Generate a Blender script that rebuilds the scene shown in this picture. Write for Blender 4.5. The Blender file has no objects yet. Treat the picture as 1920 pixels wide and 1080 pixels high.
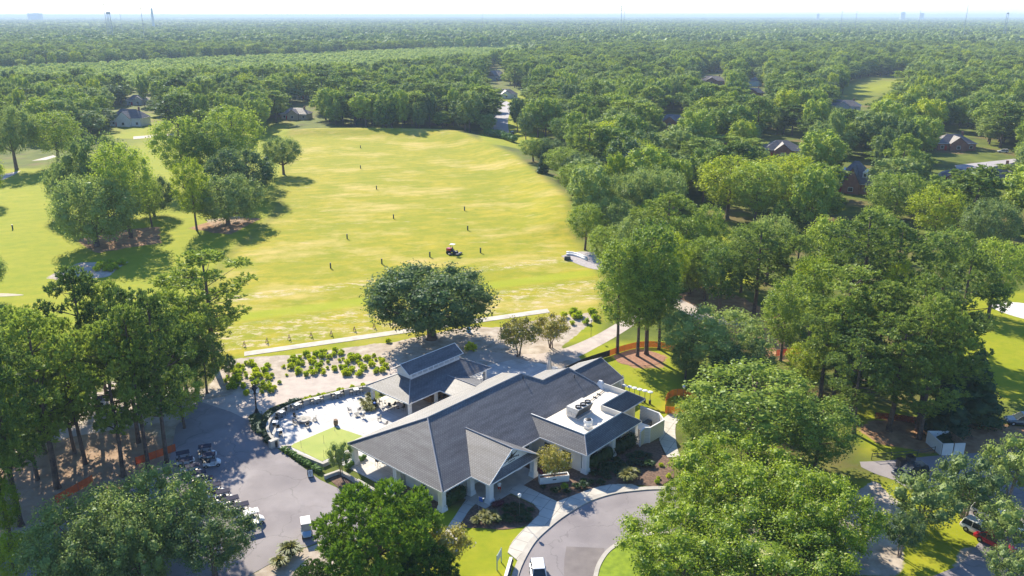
import bpy, bmesh, math, random
import numpy as np
from mathutils import Vector, Matrix
random.seed(7)
RNG = np.random.default_rng(11)
S = bpy.context.scene
R = math.radians
# ------------------------------------------------------------------ camera, sky, sun
FPX, HCAM = 1560.0, 60.0
TH = math.atan((540 - 29.5) / FPX)
CT, ST = math.cos(TH), math.sin(TH)
cam = bpy.data.objects.new('camera', bpy.data.cameras.new('camera'))
S.collection.objects.link(cam)
cam.data.sensor_width = 36; cam.data.lens = FPX / 1920 * 36
cam.data.clip_start = 0.5; cam.data.clip_end = 120000
cam.location = (0, 0, HCAM); cam.rotation_euler = (R(90) - TH, 0, 0)
S.camera = cam
SUN_EL, SUN_AZ = R(31.8), R(-27.5)          # azimuth measured from +Y towards +X
w = bpy.data.worlds.new('World'); S.world = w; w.use_nodes = True
nt = w.node_tree; nt.nodes.clear()
sky = nt.nodes.new('ShaderNodeTexSky'); sky.sky_type = 'NISHITA'; sky.sun_disc = False
sky.sun_elevation = SUN_EL; sky.sun_rotation = SUN_AZ
sky.altitude = 60; sky.air_density = 1.0; sky.dust_density = 0.3; sky.ozone_density = 3.5
bg = nt.nodes.new('ShaderNodeBackground'); bg.inputs[1].default_value = 0.10
wo = nt.nodes.new('ShaderNodeOutputWorld')
hs = nt.nodes.new('ShaderNodeHueSaturation'); hs.inputs['Saturation'].default_value = 1.1
wb = nt.nodes.new('ShaderNodeMix'); wb.data_type = 'RGBA'; wb.blend_type = 'MULTIPLY'; wb.inputs[0].default_value = 1; wb.inputs[7].default_value = (0.86, 0.97, 1.14, 1)
nt.links.new(sky.outputs[0], hs.inputs['Color']); nt.links.new(hs.outputs[0], wb.inputs[6]); nt.links.new(wb.outputs[2], bg.inputs[0]); nt.links.new(bg.outputs[0], wo.inputs[0])
sl = bpy.data.lights.new('sun', 'SUN'); sl.energy = 5.0; sl.angle = R(0.53); sl.color = (1.0, 0.90, 0.73)
so = bpy.data.objects.new('sun', sl); S.collection.objects.link(so)
sd = Vector((math.sin(SUN_AZ) * math.cos(SUN_EL), math.cos(SUN_AZ) * math.cos(SUN_EL), math.sin(SUN_EL)))
so.rotation_euler = sd.to_track_quat('Z', 'Y').to_euler(); so.location = sd * 300
S.view_settings.view_transform = 'Standard'; S.view_settings.look = 'None'
S.view_settings.exposure = 1.16; S.view_settings.gamma = 1.0
S.cycles.max_bounces = 6; S.cycles.diffuse_bounces = 3; S.cycles.transmission_bounces = 4
S.cycles.transparent_max_bounces = 6; S.cycles.volume_bounces = 0

# ------------------------------------------------------------------ picture <-> ground helpers (survey of the place)
def G(px, py, z=0.0):
    u = (px - 960) / FPX; v = (540 - py) / FPX
    d = (u, CT + v * ST, -ST + v * CT); t = (z - HCAM) / d[2]
    return (d[0] * t, d[1] * t)
def PX(x, y, z):
    dz = z - HCAM
    zc = y * CT - dz * ST; up = y * ST + dz * CT
    return 960 + FPX * x / zc, 540 - FPX * up / zc
def depth(x, y, z): return y * CT - (z - HCAM) * ST
BA = R(48.6)
BO = G(829.3, 923.3, 3.2)
def B(u, v):
    return (BO[0] + u * math.cos(BA) - v * math.sin(BA), BO[1] + u * math.sin(BA) + v * math.cos(BA))

# ------------------------------------------------------------------ materials
MATS = {}
def mat(name, c1, c2=None, rough=0.8, scale=1.0, detail=6, metal=0.0, bump=0.0, spec=0.3, coat=0.0, ramp=(0.35, 0.65)):
    if name in MATS: return MATS[name]
    m = bpy.data.materials.new(name); m.use_nodes = True
    n = m.node_tree.nodes; l = m.node_tree.links; p = n['Principled BSDF']
    p.inputs['Roughness'].default_value = rough; p.inputs['Metallic'].default_value = metal
    p.inputs['Specular IOR Level'].default_value = spec
    p.inputs['Coat Weight'].default_value = coat
    if c2 is None: c2 = tuple(x * 0.82 for x in c1)
    tc = n.new('ShaderNodeTexCoord'); no = n.new('ShaderNodeTexNoise')
    no.inputs['Scale'].default_value = scale; no.inputs['Detail'].default_value = detail
    l.new(tc.outputs['Object'], no.inputs['Vector'])
    r = n.new('ShaderNodeValToRGB'); r.color_ramp.elements[0].position = ramp[0]; r.color_ramp.elements[1].position = ramp[1]
    r.color_ramp.elements[0].color = (*c2, 1); r.color_ramp.elements[1].color = (*c1, 1)
    l.new(no.outputs[0], r.inputs[0]); l.new(r.outputs[0], p.inputs['Base Color'])
    if bump:
        b = n.new('ShaderNodeBump'); b.inputs['Strength'].default_value = bump; b.inputs['Distance'].default_value = 0.05
        l.new(no.outputs[0], b.inputs['Height']); l.new(b.outputs[0], p.inputs['Normal'])
    MATS[name] = m
    return m
def foliage(name, dark, light, trans=0.42, nscale=0.35, tips=None, tipamt=0.5):
    m = bpy.data.materials.new(name); m.use_nodes = True
    n = m.node_tree.nodes; l = m.node_tree.links; n.remove(n['Principled BSDF'])
    out = n['Material Output']
    oi = n.new('ShaderNodeObjectInfo'); geo = n.new('ShaderNodeTexCoord')
    no = n.new('ShaderNodeTexNoise'); no.inputs['Scale'].default_value = nscale; no.inputs['Detail'].default_value = 3
    l.new(geo.outputs['Object'], no.inputs['Vector'])
    ri = n.new('ShaderNodeNewGeometry')
    a = n.new('ShaderNodeMath'); a.operation = 'MULTIPLY_ADD'; a.inputs[1].default_value = 1.2; a.inputs[2].default_value = -0.68
    l.new(no.outputs[0], a.inputs[0])
    b = n.new('ShaderNodeMath'); b.operation = 'MULTIPLY_ADD'; b.inputs[1].default_value = 0.9; l.new(oi.outputs['Random'], b.inputs[0]); l.new(a.outputs[0], b.inputs[2])
    c = n.new('ShaderNodeMath'); c.operation = 'MULTIPLY_ADD'; c.inputs[1].default_value = 0.55; l.new(ri.outputs['Random Per Island'], c.inputs[0]); l.new(b.outputs[0], c.inputs[2])
    mx = n.new('ShaderNodeMix'); mx.data_type = 'RGBA'; mx.clamp_factor = True
    mx.inputs[6].default_value = (*dark, 1); mx.inputs[7].default_value = (*light, 1)
    l.new(c.outputs[0], mx.inputs[0])
    col = mx.outputs[2]
    if tips:
        g = n.new('ShaderNodeMath'); g.operation = 'GREATER_THAN'; g.inputs[1].default_value = 1 - tipamt
        l.new(ri.outputs['Random Per Island'], g.inputs[0])
        m2 = n.new('ShaderNodeMix'); m2.data_type = 'RGBA'; m2.inputs[7].default_value = (*tips, 1)
        l.new(g.outputs[0], m2.inputs[0]); l.new(col, m2.inputs[6]); col = m2.outputs[2]
    d = n.new('ShaderNodeBsdfDiffuse'); t = n.new('ShaderNodeBsdfTranslucent'); gl = n.new('ShaderNodeBsdfGlossy')
    gl.inputs['Roughness'].default_value = 0.5; gl.inputs[0].default_value = (0.8, 0.9, 1.0, 1)
    l.new(col, d.inputs[0]); l.new(col, t.inputs[0])
    s1 = n.new('ShaderNodeMixShader'); s1.inputs[0].default_value = trans
    s2 = n.new('ShaderNodeMixShader'); s2.inputs[0].default_value = 0.02
    l.new(d.outputs[0], s1.inputs[1]); l.new(t.outputs[0], s1.inputs[2]); l.new(s1.outputs[0], s2.inputs[1]); l.new(gl.outputs[0], s2.inputs[2])
    l.new(s2.outputs[0], out.inputs[0]); MATS[name] = m
    return m
F_OAK = foliage('live_oak_leaves', (0.070, 0.130, 0.040), (0.32, 0.40, 0.085))
F_BROAD = foliage('broad_leaves', (0.070, 0.150, 0.026), (0.37, 0.46, 0.045))
F_YEL = foliage('yellow_green_leaves', (0.14, 0.24, 0.010), (0.46, 0.52, 0.020))
F_PINE = foliage('pine_needles', (0.060, 0.120, 0.030), (0.31, 0.39, 0.050), trans=0.35, nscale=0.9)
F_YPINE = foliage('young_pine_needles', (0.025, 0.080, 0.012), (0.24, 0.37, 0.020), trans=0.3, nscale=1.6)
F_MYR = foliage('pale_tipped_leaves', (0.06, 0.14, 0.010), (0.36, 0.46, 0.020), tips=(0.62, 0.62, 0.22), tipamt=0.045)
F_CREPE = foliage('crepe_leaves', (0.13, 0.14, 0.03), (0.42, 0.37, 0.06), tips=(0.62, 0.58, 0.52), tipamt=0.035)
F_CEDAR = foliage('cedar_leaves', (0.016, 0.045, 0.016), (0.05, 0.095, 0.025), trans=0.15)
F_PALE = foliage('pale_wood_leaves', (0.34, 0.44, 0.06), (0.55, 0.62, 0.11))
F_TUFT = foliage('ornamental_grass_blades', (0.24, 0.36, 0.010), (0.56, 0.62, 0.020), nscale=2)
F_DRYT = foliage('dry_grass_blades', (0.13, 0.14, 0.03), (0.33, 0.32, 0.10), nscale=2)
F_HEDGE = foliage('hedge_leaves', (0.03, 0.09, 0.012), (0.14, 0.25, 0.03), nscale=1.5)
F_DARKSH = foliage('dark_shrub_leaves', (0.018, 0.045, 0.012), (0.05, 0.10, 0.02), nscale=1.5)
BARK = mat('bark', (0.17, 0.12, 0.09), (0.08, 0.055, 0.045), 0.95, 2.0, bump=0.4)
BARKL = mat('pale_bark', (0.30, 0.24, 0.19), (0.15, 0.11, 0.09), 0.95, 2.0)
WHITE = mat('white_paint', (0.74, 0.74, 0.72), (0.66, 0.66, 0.64), 0.55, 0.8)
CREAM = mat('cream_siding_paint', (0.66, 0.64, 0.57), (0.58, 0.56, 0.50), 0.6, 0.6)
CONC = mat('concrete', (0.47, 0.44, 0.385), (0.37, 0.345, 0.30), 0.9, 0.7, 10)
PATIO = mat('patio_concrete', (0.58, 0.565, 0.54), (0.44, 0.43, 0.415), 0.8, 0.5, 10)
WALLC = mat('wall_stucco', (0.50, 0.47, 0.42), (0.42, 0.40, 0.36), 0.9, 1.5)
ASPH = mat('asphalt', (0.27, 0.245, 0.245), (0.20, 0.18, 0.185), 0.9, 0.18, 14)
ASPHD = mat('patched_asphalt', (0.21, 0.185, 0.175), (0.16, 0.14, 0.135), 0.95, 0.6, 12)
MULCH = mat('mulch', (0.20, 0.125, 0.085), (0.09, 0.055, 0.04), 0.95, 3.0, 12)
TURF = mat('putting_turf', (0.36, 0.40, 0.10), (0.30, 0.36, 0.085), 0.95, 0.4)
BLACK = mat('black_paint', (0.02, 0.02, 0.022), (0.015, 0.015, 0.016), 0.45)
DGREY = mat('dark_grey_paint', (0.07, 0.075, 0.08), (0.05, 0.055, 0.06), 0.6)
STEEL = mat('galvanised_steel', (0.50, 0.50, 0.50), (0.40, 0.40, 0.40), 0.45, 2, metal=0.3)
GLASS = mat('dark_window_glass', (0.02, 0.035, 0.045), (0.015, 0.025, 0.03), 0.12, spec=0.6)
RUBBER = mat('tyre_rubber', (0.02, 0.02, 0.02), None, 0.9)
ORANGE = mat('orange_mesh', (0.85, 0.16, 0.03), (0.75, 0.12, 0.02), 0.7, 3)
WOOD = mat('weathered_wood', (0.30, 0.19, 0.11), (0.20, 0.12, 0.07), 0.85, 3)
MEMB = mat('roof_membrane', (0.72, 0.66, 0.55), (0.55, 0.49, 0.40), 0.85, 0.35, 10, ramp=(0.28, 0.55))
SAND = mat('bunker_sand', (0.72, 0.68, 0.62), None, 0.95, 0.8)
GRAVEL = mat('gravel', (0.42, 0.38, 0.38), (0.30, 0.27, 0.27), 0.95, 1.5, 12)
REDP = mat('red_paint', (0.55, 0.02, 0.03), (0.48, 0.015, 0.02), 0.3, coat=0.5)
WCAR = mat('white_car_paint', (0.78, 0.79, 0.80), None, 0.25, coat=0.6)
DCAR = mat('dark_blue_car_paint', (0.02, 0.035, 0.06), None, 0.25, coat=0.6)
SKIN = mat('skin', (0.45, 0.28, 0.2), None, 0.6)
BRICKM = mat('house_brick', (0.33, 0.15, 0.10), (0.25, 0.11, 0.08), 0.9, 1)
BLUEM = mat('blue_plastic', (0.03, 0.12, 0.45), None, 0.4)

def joints(m, wd, ht, rot, ms, c):
    n = m.node_tree.nodes; l = m.node_tree.links; t = n.new('ShaderNodeTexCoord'); mp = n.new('ShaderNodeMapping'); mp.inputs['Rotation'].default_value = (0, 0, rot)
    br = n.new('ShaderNodeTexBrick'); br.offset = 0; br.inputs['Scale'].default_value = 1; br.inputs['Brick Width'].default_value = wd; br.inputs['Row Height'].default_value = ht; br.inputs['Mortar Size'].default_value = ms
    l.new(t.outputs['Object'], mp.inputs[0]); l.new(mp.outputs[0], br.inputs['Vector']); mx = n.new('ShaderNodeMix'); mx.data_type = 'RGBA'; mx.inputs[7].default_value = (*c, 1)
    b = n['Principled BSDF'].inputs['Base Color']; s_ = b.links[0].from_socket; l.new(br.outputs['Fac'], mx.inputs[0]); l.new(s_, mx.inputs[6]); l.new(mx.outputs[2], b)
joints(PATIO, 2.4, 2.4, -R(48.6), 0.03, (0.30, 0.29, 0.28))
def wear(m, dark, light):
    n = m.node_tree.nodes; l = m.node_tree.links; t = n.new('ShaderNodeTexCoord'); b = n['Principled BSDF'].inputs['Base Color']
    dn = n.new('ShaderNodeTexNoise'); dn.inputs['Scale'].default_value = 0.5; dn.inputs['Detail'].default_value = 8; l.new(t.outputs['Object'], dn.inputs['Vector'])
    wv = n.new('ShaderNodeVectorMath'); wv.operation = 'MULTIPLY_ADD'; wv.inputs[1].default_value = (3, 3, 0); l.new(dn.outputs['Color'], wv.inputs[0]); l.new(t.outputs['Object'], wv.inputs[2])
    vo = n.new('ShaderNodeTexVoronoi'); vo.feature = 'DISTANCE_TO_EDGE'; vo.inputs['Scale'].default_value = 0.11; l.new(wv.outputs[0], vo.inputs['Vector'])
    lt = n.new('ShaderNodeMath'); lt.operation = 'LESS_THAN'; lt.inputs[1].default_value = 0.006; l.new(vo.outputs[0], lt.inputs[0]); k = n.new('ShaderNodeMath'); k.operation = 'MULTIPLY'; k.inputs[1].default_value = 0.45; l.new(lt.outputs[0], k.inputs[0])
    mx = n.new('ShaderNodeMix'); mx.data_type = 'RGBA'; mx.inputs[7].default_value = (*dark, 1); s_ = b.links[0].from_socket; l.new(k.outputs[0], mx.inputs[0]); l.new(s_, mx.inputs[6])
    n2 = n.new('ShaderNodeTexNoise'); n2.inputs['Scale'].default_value = 0.9; n2.inputs['Detail'].default_value = 5; l.new(t.outputs['Object'], n2.inputs['Vector']); r2 = n.new('ShaderNodeMapRange'); r2.inputs[1].default_value = 0.66; r2.inputs[2].default_value = 0.74; r2.inputs[4].default_value = 0.5; l.new(n2.outputs[0], r2.inputs[0])
    m2 = n.new('ShaderNodeMix'); m2.data_type = 'RGBA'; m2.inputs[7].default_value = (*dark, 1); l.new(r2.outputs[0], m2.inputs[0]); l.new(mx.outputs[2], m2.inputs[6])
    n3 = n.new('ShaderNodeTexNoise'); n3.inputs['Scale'].default_value = 0.12; n3.inputs['Detail'].default_value = 9; l.new(wv.outputs[0], n3.inputs['Vector']); r3 = n.new('ShaderNodeMapRange'); r3.inputs[1].default_value = 0.52; r3.inputs[2].default_value = 0.66; r3.inputs[4].default_value = 0.6; l.new(n3.outputs[0], r3.inputs[0])
    m3 = n.new('ShaderNodeMix'); m3.data_type = 'RGBA'; m3.inputs[7].default_value = (*light, 1); l.new(r3.outputs[0], m3.inputs[0]); l.new(m2.outputs[2], m3.inputs[6]); l.new(m3.outputs[2], b)
wear(ASPH, (0.13, 0.12, 0.12), (0.33, 0.30, 0.30))
def shingle(name, c1, c2, mortar):
    m = bpy.data.materials.new(name); m.use_nodes = True
    n = m.node_tree.nodes; l = m.node_tree.links; p = n['Principled BSDF']
    p.inputs['Roughness'].default_value = 0.55; p.inputs['Specular IOR Level'].default_value = 0.6
    uv = n.new('ShaderNodeUVMap'); uv.uv_map = 'UVMap'
    br = n.new('ShaderNodeTexBrick'); br.inputs['Scale'].default_value = 1.0
    br.inputs['Brick Width'].default_value = 0.34; br.inputs['Row Height'].default_value = 0.21
    br.inputs['Mortar Size'].default_value = 0.05; br.inputs['Mortar Smooth'].default_value = 0.4
    br.inputs['Color1'].default_value = (*c1, 1); br.inputs['Color2'].default_value = (*c2, 1); br.inputs['Mortar'].default_value = (*mortar, 1)
    l.new(uv.outputs[0], br.inputs['Vector'])
    no = n.new('ShaderNodeTexNoise'); no.inputs['Scale'].default_value = 0.35; no.inputs['Detail'].default_value = 10
    mp = n.new('ShaderNodeMapping'); mp.inputs['Scale'].default_value = (0.6, 3.5, 1); l.new(uv.outputs[0], mp.inputs[0]); l.new(mp.outputs[0], no.inputs['Vector'])
    rr = n.new('ShaderNodeMapRange'); rr.inputs[1].default_value = 0.3; rr.inputs[2].default_value = 0.7; rr.inputs[3].default_value = 0.62; rr.inputs[4].default_value = 1.32
    l.new(no.outputs[0], rr.inputs[0])
    mu = n.new('ShaderNodeMix'); mu.data_type = 'RGBA'; mu.blend_type = 'MULTIPLY'; mu.inputs[0].default_value = 1
    l.new(br.outputs[0], mu.inputs[6]); l.new(rr.outputs[0], mu.inputs[7]); l.new(mu.outputs[2], p.inputs['Base Color'])
    b = n.new('ShaderNodeBump'); b.inputs['Strength'].default_value = 0.5; b.inputs['Distance'].default_value = 0.02
    l.new(br.outputs[1], b.inputs['Height']); b.invert = True; l.new(b.outputs[0], p.inputs['Normal'])
    MATS[name] = m; return m
SHING = shingle('slate_grey_shingles', (0.18, 0.175, 0.175), (0.122, 0.12, 0.121), (0.062, 0.06, 0.062))
SHINGH = shingle('house_shingles', (0.16, 0.14, 0.14), (0.12, 0.105, 0.105), (0.08, 0.07, 0.07))
SHINGB = shingle('brown_shingles', (0.26, 0.19, 0.16), (0.2, 0.15, 0.12), (0.13, 0.1, 0.08))
def siding(name, c1, c2, sc):
    m = bpy.data.materials.new(name); m.use_nodes = True
    n = m.node_tree.nodes; l = m.node_tree.links; p = n['Principled BSDF']; p.inputs['Roughness'].default_value = 0.6
    g = n.new('ShaderNodeTexCoord'); s = n.new('ShaderNodeSeparateXYZ'); l.new(g.outputs['Object'], s.inputs[0])
    a = n.new('ShaderNodeMath'); a.operation = 'MULTIPLY'; a.inputs[1].default_value = sc; l.new(s.outputs[2], a.inputs[0])
    f = n.new('ShaderNodeMath'); f.operation = 'FRACT'; l.new(a.outputs[0], f.inputs[0])
    c = n.new('ShaderNodeMath'); c.operation = 'LESS_THAN'; c.inputs[1].default_value = 0.12; l.new(f.outputs[0], c.inputs[0])
    mx = n.new('ShaderNodeMix'); mx.data_type = 'RGBA'; mx.inputs[6].default_value = (*c1, 1); mx.inputs[7].default_value = (*c2, 1)
    l.new(c.outputs[0], mx.inputs[0]); l.new(mx.outputs[2], p.inputs['Base Color']); MATS[name] = m; return m
SIDING = siding('lap_siding', (0.68, 0.67, 0.62), (0.30, 0.30, 0.28), 5.0)
BOARDS = siding('horizontal_fence_boards', (0.64, 0.62, 0.54), (0.26, 0.25, 0.22), 4.0)

# ------------------------------------------------------------------ mesh helpers
def tag(o, label=None, cat=None, group=None, kind=None):
    if label: o['label'] = label
    if cat: o['category'] = cat
    if group: o['group'] = group
    if kind: o['kind'] = kind
    return o
def empty(name, label, cat, loc=(0, 0, 0), rz=0, group=None):
    o = bpy.data.objects.new(name, None); S.collection.objects.link(o)
    o.location = loc; o.rotation_euler = (0, 0, rz); o.empty_display_size = 0.3
    return tag(o, label, cat, group)
def copy_tree(o, parent=None):
    c = o.copy(); S.collection.objects.link(c)
    if parent: c.parent = parent; c.matrix_parent_inverse = o.matrix_parent_inverse.copy()
    for ch in list(o.children): copy_tree(ch, c)
    return c
class MB:
    def __init__(s): s.v = []; s.f = []
    def add(s, v, f):
        k = len(s.v); s.v += [tuple(p) for p in v]; s.f += [tuple(i + k for i in q) for q in f]; return s
    def box(s, cx, cy, cz, sx, sy, sz, rz=0.0, taper=1.0, ry=0.0, rx=0.0):
        M = Matrix.Translation((cx, cy, cz)) @ Matrix.Rotation(rz, 4, 'Z') @ Matrix.Rotation(ry, 4, 'Y') @ Matrix.Rotation(rx, 4, 'X')
        v = []
        for z, t in ((-sz / 2, 1), (sz / 2, taper)):
            for x, y in ((-1, -1), (1, -1), (1, 1), (-1, 1)): v.append(M @ Vector((x * sx / 2 * t, y * sy / 2 * t, z)))
        return s.add(v, [(3, 2, 1, 0), (4, 5, 6, 7), (0, 1, 5, 4), (1, 2, 6, 5), (2, 3, 7, 6), (3, 0, 4, 7)])
    def tube(s, pts, rad, n=6, cap=True):
        pts = [Vector(p) for p in pts]
        if not hasattr(rad, '__len__'): rad = [rad] * len(pts)
        v = []; f = []
        for i, p in enumerate(pts):
            d = (pts[min(i + 1, len(pts) - 1)] - pts[max(i - 1, 0)]).normalized()
            a = d.cross(Vector((0.13, 0.97, 0.21))).normalized(); b = d.cross(a)
            for k in range(n):
                t = 2 * math.pi * k / n; v.append(p + (a * math.cos(t) + b * math.sin(t)) * rad[i])
        for i in range(len(pts) - 1):
            for k in range(n):
                f.append((i * n + k, i * n + (k + 1) % n, (i + 1) * n + (k + 1) % n, (i + 1) * n + k))
        if cap: f.append(tuple(range(n - 1, -1, -1))); f.append(tuple((len(pts) - 1) * n + k for k in range(n)))
        return s.add(v, f)
    def lathe(s, prof, n=16, c=(0, 0, 0)):
        v = []; f = []
        for r, z in prof:
            for k in range(n):
                t = 2 * math.pi * k / n; v.append((c[0] + r * math.cos(t), c[1] + r * math.sin(t), c[2] + z))
        for i in range(len(prof) - 1):
            for k in range(n): f.append((i * n + k, i * n + (k + 1) % n, (i + 1) * n + (k + 1) % n, (i + 1) * n + k))
        f.append(tuple(range(n - 1, -1, -1))); f.append(tuple((len(prof) - 1) * n + k for k in range(n)))
        return s.add(v, f)
    def prism(s, poly, z0, z1):
        n = len(poly); a = sum(poly[i][0] * poly[(i + 1) % n][1] - poly[(i + 1) % n][0] * poly[i][1] for i in range(n))
        if a < 0: poly = poly[::-1]
        return s.add([(x, y, z0) for x, y in poly] + [(x, y, z1) for x, y in poly],
                     [tuple(range(n - 1, -1, -1)), tuple(range(n, 2 * n))] + [(i, (i + 1) % n, n + (i + 1) % n, n + i) for i in range(n)])
    def wall(s, pts, h, t, z0=0.0, closed=False):
        """a wall of thickness t along a polyline (mitred)"""
        P = [Vector((p[0], p[1])) for p in pts]; n = len(P); L = []; Rr = []
        for i in range(n):
            a = P[(i - 1) % n] if (i or closed) else None; b = P[(i + 1) % n] if (i < n - 1 or closed) else None
            d1 = (P[i] - a).normalized() if a is not None else None; d2 = (b - P[i]).normalized() if b is not None else None
            d1 = d1 or d2; d2 = d2 or d1
            d = (d1 + d2).normalized(); nn = Vector((-d.y, d.x)); k = 1 / max(0.4, nn.dot(Vector((-d1.y, d1.x))))
            L.append(P[i] + nn * t / 2 * k); Rr.append(P[i] - nn * t / 2 * k)
        v = [(q.x, q.y, z) for z in (z0, z0 + h) for q in L + Rr]; f = []
        m = n if closed else n - 1
        for i in range(m):
            j = (i + 1) % n
            f += [(2 * n + i, 2 * n + n + i, 2 * n + n + j, 2 * n + j), (i, 2 * n + i, 2 * n + j, j), (n + j, 3 * n + j, 3 * n + i, n + i), (i, j, n + j, n + i)]
        if not closed: f += [(0, n, 3 * n, 2 * n), (n - 1, 3 * n - 1, 4 * n - 1, 2 * n - 1)]
        return s.add(v, f)
    def build(s, name, m, parent=None, smooth=False, loc=None, rz=0, bevel=0):
        me = bpy.data.meshes.new(name); me.from_pydata(s.v, [], s.f); me.validate()
        me.materials.append(m)
        if smooth: me.polygons.foreach_set('use_smooth', [True] * len(me.polygons))
        o = bpy.data.objects.new(name, me); S.collection.objects.link(o)
        if parent: o.parent = parent
        if loc: o.location = loc
        o.rotation_euler = (0, 0, rz)
        if bevel:
            b = o.modifiers.new('bevel', 'BEVEL'); b.width = bevel; b.segments = 2; b.limit_method = 'ANGLE'
        return o
def roof_mesh(name, planes, m, parent, thick=0.10):
    """planes: lists of (x,y,z); first edge runs along the eave; uv in metres"""
    v = []; f = []; uvs = []
    for pl in planes:
        P = [Vector(p) for p in pl]; e = (P[1] - P[0]).normalized(); nr = Vector((0, 0, 0))
        for i in range(len(P)): nr += (P[i] - P[0]).cross(P[(i + 1) % len(P)] - P[0])
        nr.normalize()
        if nr.z < 0: P = P[::-1]; nr = -nr
        up = nr.cross(e).normalized(); k = len(v); n = len(P)
        v += [tuple(p) for p in P] + [tuple(p - Vector((0, 0, thick))) for p in P]
        f.append(tuple(range(k, k + n))); uvs.append([(q.dot(e), q.dot(up)) for q in P])
        f.append(tuple(range(k + 2 * n - 1, k + n - 1, -1))); uvs.append([(0, 0)] * n)
        for i in range(n):
            j = (i + 1) % n; f.append((k + i, k + n + i, k + n + j, k + j)); uvs.append([(0, 0)] * 4)
    me = bpy.data.meshes.new(name); me.from_pydata(v, [], f); me.materials.append(m)
    ul = me.uv_layers.new(name='UVMap'); i = 0
    for q in uvs:
        for c in q: ul.data[i].uv = c; i += 1
    o = bpy.data.objects.new(name, me); S.collection.objects.link(o); o.parent = parent
    return o
def slab(name, poly, z, m, kind='structure', z0=-0.3):
    o = MB().prism(poly, z0, z).build(name, m); tag(o, kind=kind); return o
def gp(pts, z=0.0): return [G(x, y, z) for x, y in pts]
def smooth_line(pts, n=6):
    out = []; P = [Vector(p) for p in pts]
    for i in range(len(P) - 1):
        p0 = P[max(i - 1, 0)]; p1 = P[i]; p2 = P[i + 1]; p3 = P[min(i + 2, len(P) - 1)]
        for k in range(n):
            t = k / n
            out.append(tuple(0.5 * ((2 * p1) + (p2 - p0) * t + (2 * p0 - 5 * p1 + 4 * p2 - p3) * t * t + (3 * p1 - p0 - 3 * p2 + p3) * t ** 3)))
    out.append(tuple(P[-1])); return out
def np_mesh(name, V, F, mats, smooth=False, mi=None):
    me = bpy.data.meshes.new(name); k = F.shape[1]
    me.vertices.add(len(V)); me.vertices.foreach_set('co', np.asarray(V, np.float32).ravel())
    me.loops.add(F.size); me.loops.foreach_set('vertex_index', F.ravel().astype(np.int32))
    me.polygons.add(len(F)); me.polygons.foreach_set('loop_start', np.arange(0, F.size, k, dtype=np.int32))
    me.polygons.foreach_set('loop_total', np.full(len(F), k, np.int32))
    for m in mats: me.materials.append(m)
    if mi is not None: me.polygons.foreach_set('material_index', mi.astype(np.int32))
    if smooth: me.polygons.foreach_set('use_smooth', np.ones(len(F), bool))
    me.update(); me.validate(); return me
def in_poly(X, Y, poly):
    r = np.zeros(X.shape, bool); n = len(poly)
    for i in range(n):
        x1, y1 = poly[i]; x2, y2 = poly[(i + 1) % n]
        if y1 == y2: continue
        c = ((y1 > Y) != (y2 > Y)) & (X < (x2 - x1) * (Y - y1) / (y2 - y1) + x1); r ^= c
    return r
def seg_dist(X, Y, pts, closed=False):
    d = np.full(X.shape, 1e9); n = len(pts)
    for i in range(n if closed else n - 1):
        x1, y1 = pts[i]; x2, y2 = pts[(i + 1) % n]; dx, dy = x2 - x1, y2 - y1
        t = np.clip(((X - x1) * dx + (Y - y1) * dy) / (dx * dx + dy * dy + 1e-9), 0, 1)
        d = np.minimum(d, np.hypot(X - x1 - t * dx, Y - y1 - t * dy))
    return d

# ------------------------------------------------------------------ terrain
BERM = [G(*p) for p in ((560, 250), (700, 249), (830, 252), (905, 268), (965, 300), (1025, 345), (1058, 385), (1062, 425))]
BH = 2.6
def berm(X, Y):
    X = np.asarray(X, float); Y = np.asarray(Y, float); d = seg_dist(X, Y, BERM)
    e = np.clip((Y - 200) / 60, 0, 1)
    return BH * e * np.exp(-(d / 11.0) ** 2) + 0.05 * np.sin(X * 0.07 + 1) * np.sin(Y * 0.05) * np.clip((Y - 170) / 40, 0, 1) * (Y < 900)
def zat(x, y): return float(berm(x, y))
xs = np.unique(np.concatenate([-np.geomspace(150, 60000, 40), np.arange(-150, 170, 1.25), np.geomspace(170, 60000, 40)]))
ys = np.unique(np.concatenate([[-400, -100, 0, 30], np.arange(50, 470, 1.25), np.geomspace(470, 90000, 60)]))
XX, YY = np.meshgrid(xs, ys); nx, ny = len(xs), len(ys)
ZZ = berm(XX, YY)
V = np.stack([XX.ravel(), YY.ravel(), ZZ.ravel()], 1)
ii = (np.arange(ny - 1)[:, None] * nx + np.arange(nx - 1)[None]).ravel()
Fg = np.stack([ii, ii + 1, ii + nx + 1, ii + nx], 1)
def soft(poly, wdt=1.5):
    d = seg_dist(XX, YY, poly, True); ins = in_poly(XX, YY, poly)
    return np.clip(0.5 + np.where(ins, d, -d) / wdt, 0, 1)
soil = np.zeros(XX.shape); straw = np.zeros(XX.shape); rough = np.zeros(XX.shape); dry = np.zeros(XX.shape)
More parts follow.
